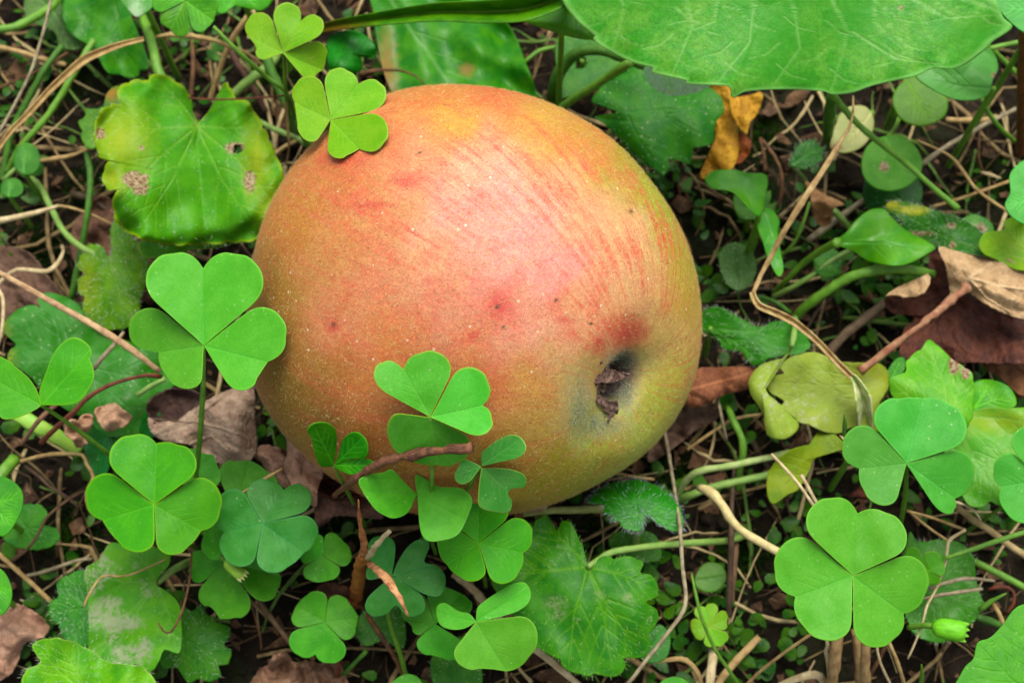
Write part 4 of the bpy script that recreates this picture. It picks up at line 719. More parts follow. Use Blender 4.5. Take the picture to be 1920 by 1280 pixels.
M_G12 = leafmat((122, 200, 70), (98, 186, 58), vein=(155, 215, 110), speck=.4, pucker=.5, cell=2.6, rough=.42, tint=(190, 205, 110))
scal("light green lobed leaf with a white and brown spot, at the right", T('I', [(1030, 800), (1055, 772), (1090, 790), (1130, 830), (1180, 870), (1235, 910), (1250, 970), (1245, 1050), (1230, 1130), (1150, 1180), (1000, 1100), (900, 1010), (888, 940), (955, 905), (960, 860), (1000, 825)]), 30, M_G12, T('I', [(1150, 1130)])[0], k=7, c=T('I', [(1080, 950)])[0],
     spots=[T('I', [(1165, 870)])[0]+(11, 22, .1), T('I', [(1212, 905)])[0]+(9, 14, .1)], scal=(4, 34), wav=1.6, cup=-1)
scal("widest pale green leaf at the right edge, behind the clover", T('J', [(1100, 30), (1130, -20), (1200, -40), (1300, -40), (1500, -30), (1560, 100), (1540, 300), (1480, 350), (1400, 380), (1330, 402), (1290, 432), (1250, 425), (1218, 410), (1180, 435), (1110, 418), (1050, 300), (1000, 150)]), 26, leafmat((112, 200, 82), (84, 188, 66), vein=(140, 215, 120), tint=(150, 200, 70), speck=.5, pucker=.3, cell=3, rough=.38), T('J', [(1050, 0)])[0],
     k=8, c=T('J', [(1280, 200)])[0], wav=1.2, tips=T('J', [(1540, 60), (1530, 260), (1400, 375), (1290, 420), (1180, 425), (1060, 280)]), tints=[(1880, 790, 90, 20, .6)])
plant_leaf("small bright leaf between the spotted light leaf and the right edge", T('I', [(1240, 965), (1300, 940), (1380, 960), (1420, 1000), (1425, 1055), (1330, 1070), (1240, 1085)]), 21, leafmat((98, 190, 50), (70, 170, 40), pucker=.6), T('I', [(1250, 1060)])[0], tips=T('I', [(1400, 1010), (1320, 950)]), wav=1)
plant_leaf("small green leaf tip between the pale blotched leaf and the spotted light one", T('I', [(870, 930), (885, 890), (920, 848), (952, 850), (950, 900), (900, 965)]), 17, leafmat((85, 180, 50), (65, 160, 40)), T('I', [(890, 950)])[0], tips=T('I', [(935, 860)]))
M_G14 = leafmat((160, 192, 88), (172, 198, 92), vein=(175, 200, 120), tint=(172, 190, 50), speck=.5, pucker=1.4, cell=2.4, blot=1.1, blotc=(190, 200, 160), rough=.55)
scal("pale blotchy yellow-green leaf right of the apple, under the bent straw", T('I', [(440, 860), (500, 832), (570, 825), (640, 848), (700, 870), (780, 870), (850, 875), (885, 930), (870, 1000), (845, 1040), (870, 1100), (850, 1160), (790, 1150), (740, 1140), (650, 1172), (560, 1140), (480, 1112), (418, 1062), (438, 1032), (380, 1000), (355, 955), (372, 928), (432, 912), (410, 880)]), 20, M_G14, T('I', [(860, 960)])[0], k=8, c=T('I', [(620, 985)])[0],
     tips=T('I', [(380, 950), (430, 880), (560, 835), (700, 880), (420, 1065), (560, 1130), (700, 1140)]), wav=1.6, scal=(4, 36), tints=[T('I', [(820, 920)])[0]+(45, 30, .6)], curve=.02)
plant_leaf("pale folded yellow-green leaf beside the blotchy one, hanging towards the apple", T('I', [(470, 800), (440, 845), (400, 855), (330, 880), (285, 940), (290, 1000), (322, 1050), (350, 1100), (345, 1150), (380, 1190), (440, 1195), (490, 1160), (495, 1120), (440, 1085), (400, 1040), (360, 990), (350, 940), (410, 900), (450, 850)]), 23, M_G14, T('I', [(465, 790)])[0], c=T('I', [(340, 985)])[0], tips=T('I', [(310, 960), (420, 1180)]), cup=-2,
     petiole=T('I', [(466, 800, 22), (475, 760, 21), (482, 700, 18), (480, 680, 10), (480, 680, 0)]), pr=6, pm=PALESTEM)
plant_leaf("folded dull yellow-green leaf with a raised pointed corner, lower right of the apple", T('J', [(400, 60), (440, 60), (500, 110), (550, 170), (555, 235), (480, 200), (420, 190), (370, 212), (352, 260), (300, 350), (250, 375), (180, 420), (150, 370), (150, 290), (180, 230), (250, 170), (330, 140), (395, 130)]), 20, leafmat((145, 175, 55), (118, 158, 45), vein=(165, 190, 90), pucker=.7, rough=.55, speck=.2), T('J', [(540, 210)])[0], c=T('J', [(300, 220)])[0], tips=T('J', [(200, 300), (420, 90)]), wav=1.5)
scal("bluish hairy puckered leaf behind the large lower right clover", T('J', [(820, 620), (850, 520), (860, 590), (900, 602), (1000, 590), (1080, 610), (1140, 680), (1150, 780), (1185, 900), (1160, 960), (1060, 1060), (980, 1085), (900, 1070), (840, 1020), (820, 960), (760, 800)]), 15, leafmat((94, 178, 84), (70, 158, 58), vein=(120, 190, 120), speck=.3, pucker=1.1, cell=1.5, rough=.38), T('J', [(880, 830)])[0], k=8, hairs=400, rim=80, wav=1., scal=(3, 30), c=T('J', [(980, 820)])[0])
plant_leaf("bright smooth leaf filling the lower right corner", T('J', [(1020, 1330), (1060, 1270), (1100, 1200), (1140, 1160), (1160, 1085), (1220, 1060), (1280, 1000), (1330, 930), (1382, 900), (1500, 880), (1500, 1400), (1040, 1400)]), 48, leafmat((84, 190, 45), (70, 176, 38), vein=(100, 200, 70), speck=.4, pucker=.35, cell=4, rough=.4), T('J', [(1500, 1400)])[0], tips=T('J', [(1170, 1100), (1330, 950)]), name="smooth_leaf", group="large smooth leaves", petiole=stalk_pts(1966, 1327, 47))
plant_leaf("yellow-green lobed leaf at the right edge above the brown dead leaf", T('I', [(1270, 360), (1300, 310), (1372, 300), (1382, 258), (1463, 240), (1530, 290), (1540, 450), (1440, 470), (1350, 430), (1290, 400)]), 24, leafmat((150, 200, 40), (128, 188, 38), vein=(180, 215, 90), pucker=.8, speck=.2), T('I', [(1500, 440)])[0], tips=T('I', [(1300, 350), (1400, 300)]), wav=1)
plant_leaf("narrow dark hairy leaf with yellow tip, upper right of the dead brown leaf", T('I', [(870, 190), (905, 175), (960, 180), (1040, 200), (1150, 240), (1230, 270), (1300, 330), (1320, 410), (1200, 395), (1120, 385), (1040, 345), (960, 300), (925, 250), (880, 222)]), 21, leafmat((68, 140, 42), (55, 125, 35), vein=(90, 150, 60), tint=(190, 200, 40), pucker=.8, speck=.5, cell=1.8), T('I', [(1310, 400)])[0],
     tips=T('I', [(890, 195)]), hairs=500, rim=160, tints=[T('I', [(985, 215)])[0]+(26, 8, .5), T('I', [(900, 190)])[0]+(14, 10, .6)], spots=[T('I', [(1150, 280)])[0]+(8, 6, .4), T('I', [(1155, 365)])[0]+(6, 6, .4), T('I', [(1010, 315)])[0]+(26, 4, .5)], wav=1.2)
plant_leaf("small lobed leaf with a pale spot near the right edge", T('I', [(1190, 260), (1240, 232), (1290, 245), (1330, 280), (1325, 330), (1260, 340), (1195, 300)]), 16, leafmat((92, 165, 55), (72, 145, 45), pucker=.7), T('I', [(1260, 330)])[0], tips=T('I', [(1240, 240)]), spots=[T('I', [(1272, 298)])[0]+(13, 11, .3)], hairs=60)
# darker leaves at the top left
scal("dark green out-of-focus leaf at the top left, behind the green stalks", T('A', [(310, 40), (330, -60), (620, -60), (660, 100), (720, 240), (742, 335), (700, 352), (690, 382), (640, 385), (590, 370), (540, 362), (500, 300), (450, 230), (370, 180), (330, 130)]), 12, leafmat((82, 156, 34), (62, 136, 28), vein=(85, 155, 60), speck=.4, pucker=.8), T('A', [(560, -40)])[0], k=7, scal=(4, 30), wav=1.5, hairs=150)
scal("greyish green rough leaf at the very top left", T('A', [(120, 50), (150, -60), (330, -60), (315, 60), (330, 150), (430, 215), (380, 250), (300, 235), (270, 160), (160, 110)]), 8, leafmat((95, 135, 75), (70, 120, 50), speck=.6, pucker=.8, blot=.8), T('A', [(250, 40)])[0], k=6, hairs=120)
plant_leaf("pale bluish leaf tip cut by the top edge", T('A', [(600, 0), (640, 50), (680, 85), (720, 70), (765, 30), (790, -60), (590, -60)]), 34, leafmat((92, 185, 92), (80, 170, 80), speck=.9, tint=(180, 215, 185), pucker=.5), T('A', [(690, -50)])[0], tints=[T('A', [(680, 50)])[0]+(12, 20, .6)], tips=T('A', [(685, 70)]))
plant_leaf("bright green leaf edge cut by the top edge right of the clover there", T('A', [(1085, -60), (1090, 60), (1130, 62), (1165, 30), (1230, 40), (1300, 55), (1350, 20), (1370, -60)]), 30, leafmat((85, 180, 40), (70, 160, 36), pucker=.6), T('A', [(1200, -60)])[0], tips=T('A', [(1130, 50), (1290, 40)]), wav=1.5)
plant_leaf("small scalloped leaf edge showing left of the spotted leaf", T('A', [(600, 440), (540, 460), (515, 530), (470, 545), (430, 545), (425, 585), (390, 610), (410, 650), (405, 690), (440, 742), (490, 730), (620, 640)]), 17, leafmat((95, 165, 50), (80, 150, 40), tint=(180, 150, 60), pucker=.8), T('A', [(560, 620)])[0], tips=T('A', [(400, 620), (430, 720)]), tints=[T('A', [(555, 470)])[0]+(14, 12, .6)], scal=(3, 14))
plant_leaf("dark round leaf above the apple, beside the light clover leaf", T('B', [(460, 220), (490, 172), (570, 153), (640, 170), (690, 210), (708, 255), (692, 302), (655, 305), (632, 280), (636, 350), (560, 372), (480, 372), (462, 300)]), 32, leafmat((52, 148, 30), (38, 125, 25), vein=(70, 160, 50), pucker=.4, speck=.1), T('B', [(480, 360)])[0], cup=-2, tips=T('B', [(680, 240), (560, 165)]), wav=1.5, name="round_leaf", group="smooth round leaves")

# ------------------------------------------------------------------ large smooth leaves
big = [(1030, -120), (1050, -10), (1078, 35), (1115, 68), (1112, 72), (1122, 84), (1180, 115), (1224, 128), (1222, 136), (1288, 152), (1286, 158), (1340, 160), (1368, 164), (1374, 183), (1400, 172), (1470, 168), (1545, 172), (1562, 178), (1600, 174), (1640, 160), (1720, 142), (1752, 128), (1800, 126), (1850, 92), (1862, 78), (1898, 52), (1880, 30), (1850, -60), (1840, -120)]
mid_ = [(1000, -110), (1250, -60), (1500, -35), (1760, -20), (1900, 30)]
bv = [(mid_, 5, 3)]
for (a, b_, c_) in [((1150, -80), (1170, 20), (1150, 90)), ((1270, -55), (1300, 50), (1260, 140)), ((1420, -40), (1405, 80), (1345, 155)), ((1545, -30), (1590, 60), (1560, 168)), ((1640, -28), (1640, 40), (1690, 90)), ((1700, -10), (1775, 34), (1860, 28)), ((1350, -50), (1340, 40), (1290, 60)), ((1480, -40), (1500, 90), (1450, 160)), ((1600, 60), (1680, 110), (1760, 120))]:
    bv.append(([a, b_, c_], 2.6, 1.2))
    for t, s in ((.35, 1), (.6, -1), (.8, 1)):
        q = (np.array(a)*(1-t)+np.array(c_)*t); bv.append(([tuple(q), tuple(q+np.array([26*s, 22])), tuple(q+np.array([60*s, 30]))], 1.5, .8))
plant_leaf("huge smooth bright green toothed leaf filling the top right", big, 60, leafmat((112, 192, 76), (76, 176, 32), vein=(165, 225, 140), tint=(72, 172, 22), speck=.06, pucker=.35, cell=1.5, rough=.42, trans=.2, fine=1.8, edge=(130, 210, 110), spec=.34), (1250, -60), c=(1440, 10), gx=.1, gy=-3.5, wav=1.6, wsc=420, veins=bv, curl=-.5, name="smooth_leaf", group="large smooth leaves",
           vdepth=.06, spots=[(1690, 14, 4, 4, .3)], tints=[(1455, 60, 55, 75, 1.), (1845, 70, 60, 28, 1.), (1600, 40, 40, 40, 1.), (1150, -20, 90, 30, 1.)], pr=9, petiole=[(1100, -90, 60), (1020, -140, 45), (960, -150, 0)])  # dark tints, and partly the mottle, paint the leaf's uneven sheen into its colour
plant_leaf("broad tongue-shaped leaf with a pale midrib, behind the apple's top", T('B', [(700, -60), (698, 80), (705, 160), (722, 260), (752, 380), (790, 490), (840, 640), (1200, 680), (1530, 640), (1500, 450), (1450, 300), (1400, 180), (1340, 100), (1150, -60)]), 14, leafmat((84, 164, 44), (58, 140, 28), vein=(130, 190, 120), tint=(165, 140, 90), pucker=.8, cell=3., rough=.36, speck=.15), T('B', [(740, -60)])[0],
           veins=[(T('B', [(760, -40), (870, 130), (980, 290), (1080, 440), (1180, 620)]), 4.5, 3.)]+[(T('B', [(q*1., 140+r_*1.), (q+160., 190+r_*1.)]), 1.6, 1.) for q, r_ in ((900, 20), (980, 120), (1060, 220))], tints=[T('B', [(760, 380)])[0]+(16, 70, .7), T('B', [(1160, 350)])[0]+(12, 10, .7)], wav=1.6, name="smooth_leaf", group="large smooth leaves")
M_STRAP = leafmat((96, 175, 40), (72, 150, 30), vein=(140, 200, 80), tint=(125, 105, 50), pucker=.3, rough=.4)
tagit(ribbon("strap_leaf", T('B', [(370, 170, 24), (480, 132, 30), (700, 98, 38), (1000, 62, 44), (1250, 60, 48), (1450, 45, 52), (1620, -10, 54), (1750, -90, 40)]), [5, 10, 13, 18, 22, 24, 20, 10], M_STRAP, fold=2.2, tints=[T('B', [(480, 140)])[0]+(60, 16, .7)], midrib=3), "long green strap leaf with a brown end, arching above the apple", "leaf", "large smooth leaves")
plant_leaf("plain folded leaf between the strap leaf and the huge smooth leaf", T('B', [(1430, 95), (1530, 60), (1620, 15), (1690, 60), (1780, 130), (1812, 188), (1790, 200), (1700, 192), (1560, 150)]), 50, leafmat((88, 178, 48), (76, 165, 42), pucker=.2, rough=.45), T('B', [(1640, 20)])[0], tips=T('B', [(1780, 190)]), gx=1, cup=-1, name="smooth_leaf", group="large smooth leaves")
# ------------------------------------------------------------------ round leaves of the right side
RM = leafmat((98, 180, 72), (78, 165, 55), vein=(120, 195, 95), speck=.4, pucker=.3, rough=.5)
def circ(cx, cy, rx, ry, n=14, wob=.03, s=0): return [(cx+rx*math.cos(a)*(1+wob*math.sin(3*a+s)), cy+ry*math.sin(a)*(1+wob*math.cos(2*a+s))) for a in np.linspace(0, 6.283, n, endpoint=False)]
rl = dict(name="round_leaf", group="smooth round leaves")
plant_leaf("round leaf with a grey spot, crossed by a green stalk", circ(1671, 306, 57, 53, s=1), 17, RM, (1660, 258), tips=[(1700, 340)], spots=[(1658, 313, 9, 9, .3)], fold=(-60, 1.5), petiole=[(1662, 260, 16.5), (1678, 240, 12), (1684, 225, 4), (1684, 222, 0)], pr=4, **rl)
plant_leaf("dark round leaf under the grey-spotted one", circ(1673, 362, 56, 54, s=2), 9, leafmat((50, 120, 28), (38, 100, 22)), (1673, 330), tips=[(1673, 400)], hairs=60, **rl)
plant_leaf("olive round leaf just below the huge smooth leaf", T('D', [(785, 480), (850, 395), (950, 385), (1030, 440), (1060, 510), (1050, 570), (1000, 612), (920, 630), (850, 612), (800, 560)]), 20, leafmat((112, 168, 38), (95, 150, 32), vein=(130, 185, 60)), T('D', [(850, 400)])[0], tips=T('D', [(960, 600)]), hairs=40, **rl)
plant_leaf("whitish withering round leaf behind the thin straw, top right", T('D', [(500, 620), (530, 560), (580, 530), (650, 535), (688, 590), (685, 650), (655, 710), (600, 752), (530, 765), (470, 735)]), 13, leafmat((190, 200, 135), (170, 185, 115), tint=(150, 110, 70), trans=.15), T('D', [(680, 560)])[0], tips=T('D', [(560, 700)]), tints=[T('D', [(500, 740)])[0]+(12, 8, .5)], **rl)
plant_leaf("pale bluish round leaf sticking out right of the huge leaf", T('D', [(900, 380), (1000, 330), (1150, 300), (1245, 240), (1290, 270), (1312, 340), (1285, 400), (1262, 470), (1200, 498), (1100, 496), (1000, 455)]), 33, leafmat((108, 195, 105), (96, 185, 88), vein=(85, 165, 80), speck=.3, rough=.36), T('D', [(1290, 440)])[0], tips=T('D', [(980, 400)]), wav=1, spots=[T('D', [(1290, 378)])[0]+(5, 5, .4)], **rl)
M_GL = leafmat((100, 192, 60), (76, 176, 40), vein=(95, 200, 90), speck=.15, pucker=.15, rough=.36, cell=4, fine=.4, spec=.35)
plant_leaf("glossy spoon-shaped leaf left of the brown dead leaf", T('I', [(650, 355), (700, 310), (740, 260), (800, 215), (862, 208), (890, 240), (960, 300), (1080, 370), (1050, 402), (980, 440), (930, 452), (850, 445), (790, 430), (730, 392)]), 24, M_GL, T('I', [(660, 355)])[0], tips=T('I', [(1060, 385)]), wav=1.4, fold=(10, 1.5), cup=-2,
     petiole=T('I', [(665, 352, 23.5), (600, 385, 18), (520, 440, 12), (450, 510, 7), (390, 570, 0)]), pr=[9, 7, 6, 5.5, 6], name="smooth_leaf", group="large smooth leaves")
plant_leaf("twisted smooth leaf right of the apple, upper fold", T('I', [(98, 85), (125, 50), (160, 42), (220, 42), (280, 55), (350, 60), (366, 90), (360, 135), (345, 222), (322, 242), (280, 200), (240, 160), (200, 132), (125, 122)]), 25, M_GL, T('I', [(330, 230)])[0], tips=T('I', [(120, 90)]), wav=1.5, gx=-2, name="smooth_leaf", group="large smooth leaves")
plant_leaf("lower fold of the twisted smooth leaf, hanging along the straw", T('I', [(340, 205), (385, 215), (415, 260), (408, 310), (420, 390), (432, 470), (408, 496), (365, 420), (345, 350), (318, 280), (320, 235)]), 22, M_GL, T('I', [(345, 215)])[0], tips=T('I', [(410, 480)]), wav=1.2, name="smooth_leaf", group="large smooth leaves")
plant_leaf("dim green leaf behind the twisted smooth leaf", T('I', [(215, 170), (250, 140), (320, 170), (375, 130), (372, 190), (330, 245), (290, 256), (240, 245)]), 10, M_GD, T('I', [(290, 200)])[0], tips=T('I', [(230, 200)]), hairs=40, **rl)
OV = leafmat((88, 138, 78), (70, 122, 62), vein=(60, 105, 50), pucker=.4, trans=.1, speck=.3)
plant_leaf("small grey-green oval seed leaf right of the apple's middle", T('I', [(155, 430), (170, 380), (215, 355), (270, 370), (310, 420), (315, 480), (285, 540), (235, 560), (180, 520)]), 8, OV, T('I', [(225, 360)])[0], veins=[(T('I', [(225, 360), (245, 555)]), 2.2, 1.2)], hairs=150, **rl)
plant_leaf("small oval leaf on the green stalks left of the dead brown leaf", T('I', [(560, 420), (600, 385), (650, 380), (680, 420), (675, 480), (640, 500), (580, 490)]), 13, leafmat((85, 160, 60), (65, 140, 48)), T('I', [(670, 480)])[0], tips=T('I', [(590, 420)]), hairs=60, **rl)
plant_leaf("tiny oval seed leaf with a crease, below right of the apple", T('H', [(1030, 780), (1060, 720), (1110, 698), (1165, 720), (1182, 780), (1150, 830), (1090, 845), (1040, 820)]), 9, leafmat((110, 160, 80), (90, 145, 65), vein=(70, 120, 50)), T('H', [(1035, 782)])[0], veins=[(T('H', [(1035, 785), (1178, 765)]), 2.2, 1.2)], pr=3, **rl)
plant_leaf("light green round leaf pair member cut by the right edge, mid height", T('D', [(1345, 1025), (1372, 960), (1368, 880), (1400, 830), (1450, 798), (1530, 800), (1530, 1160), (1440, 1122), (1380, 1085)]), 34, leafmat((90, 195, 90), (75, 182, 75), pucker=.2, rough=.4), T('D', [(1530, 980)])[0], tips=T('D', [(1370, 1020)]), **rl)
plant_leaf("pale round leaf in the top right corner", T('D', [(1290, -60), (1310, 30), (1350, 90), (1400, 135), (1450, 165), (1540, 180), (1560, -60)]), 52, leafmat((100, 195, 105), (86, 182, 88), pucker=.2), T('D', [(1550, 40)])[0], tips=T('D', [(1340, 40)]), **rl)
for q, lb in (((50, 298, 25, 31), "upper of the two tiny round seed leaves at the left"), ((22, 352, 22, 19), "lower of the two tiny round seed leaves at the left")):
    plant_leaf(lb, circ(*q), 14, leafmat((85, 165, 70), (65, 145, 50), pucker=.15), (q[0]-5, q[1]+q[3]*.8), tips=[(q[0], q[1]-q[3]*.7)], pr=4, **rl)
plant_leaf("small crinkled fern-like leaf above the curled tan scrap", T('D', [(268, 820), (300, 740), (340, 710), (398, 700), (410, 725), (438, 740), (430, 780), (438, 800), (405, 815), (395, 838), (365, 830), (350, 850), (310, 840)]), 15, leafmat((72, 155, 70), (55, 135, 50), pucker=.8), T('D', [(275, 830)])[0], tips=T('D', [(420, 740)]), hairs=160, rim=60, petiole=T('D', [(290, 835, 14), (330, 880, 10), (355, 920, 3), (356, 925, 0)]), pr=4, pm=PALESTEM)
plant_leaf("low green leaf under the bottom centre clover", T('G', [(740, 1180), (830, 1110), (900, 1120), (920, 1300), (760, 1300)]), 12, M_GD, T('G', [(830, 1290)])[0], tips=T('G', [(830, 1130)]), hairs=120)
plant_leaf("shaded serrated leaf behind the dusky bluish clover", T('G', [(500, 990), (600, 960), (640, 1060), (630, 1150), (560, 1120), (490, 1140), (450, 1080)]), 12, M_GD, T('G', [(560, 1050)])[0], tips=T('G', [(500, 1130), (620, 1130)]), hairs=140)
plant_leaf("small pale leaf at the bottom edge left of centre", T('G', [(590, 1290), (610, 1260), (650, 1245), (690, 1260), (700, 1300)]), 16, M_C4, T('G', [(650, 1300)])[0], tips=T('G', [(650, 1250)]), **rl)
plant_leaf("small green leaf at the bottom edge, right of the white straw", T('H', [(860, 1300), (880, 1265), (930, 1250), (980, 1262), (1010, 1300)]), 12, M_C4, T('H', [(930, 1300)])[0], tips=T('H', [(930, 1255)]), **rl)

# ------------------------------------------------------------------ yellow autumn leaf and dead leaves
def dead_leaf(label, h, parts, cat="dead leaf", group="dead leaves on the ground", stem=None, sm=None, name="dead_leaf"):
    """parts: list of (part name, outline, h, mat, kwargs)"""
    o = np.mean(np.array([q[:2] for q in parts[0][1]]), 0); W = P(o[0], o[1], 0); root = thing(name, label, cat, (W[0], W[1], 0), group)
    for nm, outl, hh, mt, kw in parts: blade(nm, outl, hh, mt, root, **{'hf': (lambda X, Y, tt: .2*sines(X, Y, 34, 5)+.55*np.abs(sines(X, Y, 80, 8, 3))), 'solid': .3, 'scal': (2.5, 15, 1), **kw})
    if stem: tube("leaf_stalk", stem[0], stem[1], sm or BROWN, root, rough=.19, over=6.5 if len(stem[0]) == 7 else 0)
    return root
YL = deadmat((222, 178, 40), (200, 150, 30), (120, 80, 30), rough=.6, scale=.35, trans=.2)
dead_leaf("yellow autumn leaf with brown specks, under the huge leaf's edge", 0, [
    ("blade", T('C', [(1040, 480), (1200, 490), (1200, 640), (1237, 760), (1240, 850), (1200, 962), (1100, 975), (1032, 1022), (1000, 950), (990, 850), (1088, 820), (1095, 700), (1100, 600)]), 12, YL, dict(wav=1.6, wsc=90, gy=-2)),
    ("folded_lobe", T('C', [(1195, 570), (1290, 545), (1370, 535), (1342, 650), (1300, 702), (1280, 766), (1232, 722), (1200, 655)]), 16, YL, dict(wav=1, wsc=60)),
    ("rusty_lobe", T('C', [(1235, 755), (1282, 778), (1306, 820), (1290, 880), (1242, 932), (1200, 930), (1238, 850)]), 11, deadmat((170, 92, 30), (120, 60, 22), scale=.6), dict(wav=1, wsc=40))], group="dead leaves on the ground")
GL = deadmat((205, 182, 166), (160, 132, 118), (226, 214, 200), scale=.45, bumpy=1.5, vein=(175, 160, 145))
PK = deadmat((205, 165, 145), (162, 122, 104), (222, 194, 176), scale=.5, bumpy=1.4, vein=(190, 168, 150))
dead_leaf("curled greyish brown dead leaf below the largest clover, against the apple", 0, [
    ("inner_curl", T('E', [(765, 1020), (790, 965), (840, 935), (900, 915), (1000, 925), (1050, 960), (1040, 1020), (980, 1060), (900, 1100), (840, 1105), (790, 1075)]), 11, deadmat((88, 66, 60), (60, 42, 40), scale=.6), dict(cup=4, wav=1, wsc=60)),
    ("blade", T('E', [(775, 1060), (830, 1105), (900, 1100), (960, 1050), (1040, 1000), (1120, 950), (1240, 900), (1310, 880), (1330, 960), (1335, 1100), (1342, 1220), (1300, 1290), (1200, 1310), (1060, 1280), (1000, 1210), (850, 1185), (782, 1130)]), 21, GL, dict(wav=2.4, wsc=110, cup=-3, gx=1.5, veins=[(T('E', [(800, 1150), (1000, 1080), (1150, 960), (1240, 905)]), 4, 2), (T('E', [(1000, 1080), (1150, 1120), (1320, 1180)]), 3, 1.5), (T('E', [(1000, 1200), (1100, 1160), (1200, 1250)]), 2.5, 1.5)], vdepth=-.6))])
dead_leaf("pinkish brown pointed dead leaf between the clovers and the apple", 0, [
    ("blade", T('G', [(185, 480), (195, 420), (200, 350), (235, 318), (275, 350), (295, 380), (312, 430), (330, 500), (310, 560), (300, 620), (230, 560)]), 27, PK, dict(wav=1.6, wsc=60, fold=(80, 5), cup=-2, veins=[(T('G', [(240, 330), (260, 560)]), 3, 2)])),
    ("lower_lobe", T('G', [(82, 405), (110, 385), (150, 395), (190, 412), (215, 470), (215, 560), (160, 530), (100, 455)]), 21, PK, dict(wav=1.6, wsc=50, cup=-2))])
dead_leaf("rolled dark red-brown dead leaf whose twig-like stalk rises over the apple", 0, [
    ("inner_curl", T('G', [(305, 545), (330, 505), (370, 480), (420, 475), (450, 505), (430, 545), (390, 580), (345, 580)]), 20, deadmat((88, 42, 34), (58, 28, 24), scale=.7), dict(cup=5, wav=.6, wsc=40)),
    ("blade", T('G', [(303, 545), (345, 582), (395, 588), (440, 575), (480, 560), (530, 580), (562, 645), (548, 665), (500, 662), (420, 655), (350, 660), (305, 700), (298, 620)]), 25, deadmat((128, 96, 84), (96, 66, 58), (150, 125, 112), scale=.6, bumpy=1.4), dict(cup=-3, wav=1.2, wsc=60)),
    ("top_flap", T('G', [(425, 585), (440, 548), (480, 535), (515, 560), (535, 590), (490, 585), (455, 572)]), 28, deadmat((112, 50, 38), (78, 36, 30), scale=.8), dict(cup=1.5))],
    stem=([(625, 930, 27), (660, 902, 38), (705, 872, 50), (745, 857, 58), (800, 847, 65), (845, 842, 68), (886, 838, 69.5)], [5, 7, 8.5, 9, 9, 9, 12]), sm=stemmat((146, 98, 76), (70, 44, 38), .65))
dead_leaf("flat beige crumpled scrap of dead leaf on the blue-green leaf", 0, [("blade", T('E', [(497, 1030), (540, 1002), (600, 988), (650, 1030), (692, 1060), (660, 1100), (572, 1137), (520, 1100)]), 20, deadmat((215, 180, 155), (180, 140, 118), (150, 110, 90), scale=.6), dict(wav=1.6, wsc=50))], cat="dead leaf scrap")
dead_leaf("crumbling beige scrap beside the thin clover stalk at left", 0, [("blade", T('E', [(330, 1100), (365, 1070), (410, 1075), (440, 1052), (482, 1062), (472, 1130), (440, 1152), (452, 1200), (402, 1222), (375, 1180), (345, 1155)]), 18, deadmat((205, 170, 145), (165, 125, 100), (140, 100, 80), scale=.7), dict(wav=1.8, wsc=40))], cat="dead leaf scrap")
dead_leaf("pinkish brown dead leaf in the lower left corner", 0, [("blade", T('F', [(-80, 940), (0, 930), (50, 898), (120, 910), (180, 950), (238, 1012), (185, 1070), (120, 1092), (85, 1180), (35, 1250), (-80, 1270)]), 9, PK, dict(wav=2.2, wsc=70, cup=-2, tips=T('F', [(200, 1010), (100, 1000), (60, 1180)]), org=T('F', [(-60, 1060)])[0]))])
DM = deadmat((92, 48, 34), (62, 32, 26), (118, 70, 48), scale=.3, rough=.55, bumpy=1.2, vein=(120, 72, 50))
TN = deadmat((205, 180, 145), (182, 155, 120), (165, 130, 95), scale=.5, bumpy=1., vein=(225, 205, 175))
dead_leaf("big dead leaf at the right, dark brown with a beige folded underside", 0, [
    ("blade", T('I', [(865, 600), (900, 572), (1000, 560), (1050, 500), (1058, 400), (1095, 372), (1140, 420), (1200, 520), (1320, 580), (1463, 640), (1540, 680), (1540, 860), (1460, 872), (1380, 872), (1270, 866), (1190, 868), (1060, 862), (940, 850), (930, 800), (950, 720), (990, 690), (985, 655), (940, 650), (910, 660), (880, 640)]), 13, DM, dict(wav=2.4, wsc=150, cup=1, org=T('I', [(1180, 560)])[0], tips=T('I', [(940, 830), (1200, 860), (1320, 860), (1500, 850), (900, 600)]), vw=3.)),
    ("folded_underside", T('I', [(1098, 372), (1160, 385), (1260, 408), (1325, 405), (1400, 430), (1463, 460), (1540, 480), (1540, 690), (1450, 680), (1375, 656), (1290, 612), (1230, 572), (1190, 562), (1150, 582), (1138, 520), (1122, 440)]), 25, TN, dict(wav=1.8, wsc=110, cup=-2.5, org=T('I', [(1185, 560)])[0], veins=[(T('I', [(1175, 570), (1240, 500), (1320, 440)]), 5, 3), (T('I', [(1230, 505), (1350, 540), (1500, 560)]), 3.5, 2), (T('I', [(1230, 510), (1300, 590), (1400, 650)]), 2.5, 1.5)], vdepth=-.6)),
    ("folded_tip", T('I', [(868, 582), (920, 545), (1000, 510), (1056, 490), (1056, 540), (1010, 580), (960, 587), (900, 575)]), 19, TN, dict(wav=1, wsc=60))],
    stem=(T('I', [(1215, 545, 27), (1150, 600, 28), (1040, 690, 28), (950, 760, 27), (850, 838, 25), (765, 902, 24)]), [10, 8, 6.5, 6.5, 7, 8.5]), sm=stemmat((176, 138, 112), (138, 82, 66), .7))
dead_leaf("brown dead leaf piece below the big brown one at the right edge", 0, [("blade", T('I', [(1285, 872), (1350, 868), (1463, 872), (1540, 880), (1540, 1020), (1463, 1010), (1420, 985), (1380, 950), (1310, 900)]), 10, deadmat((140, 98, 62), (105, 66, 42), scale=.4), dict(wav=1))])
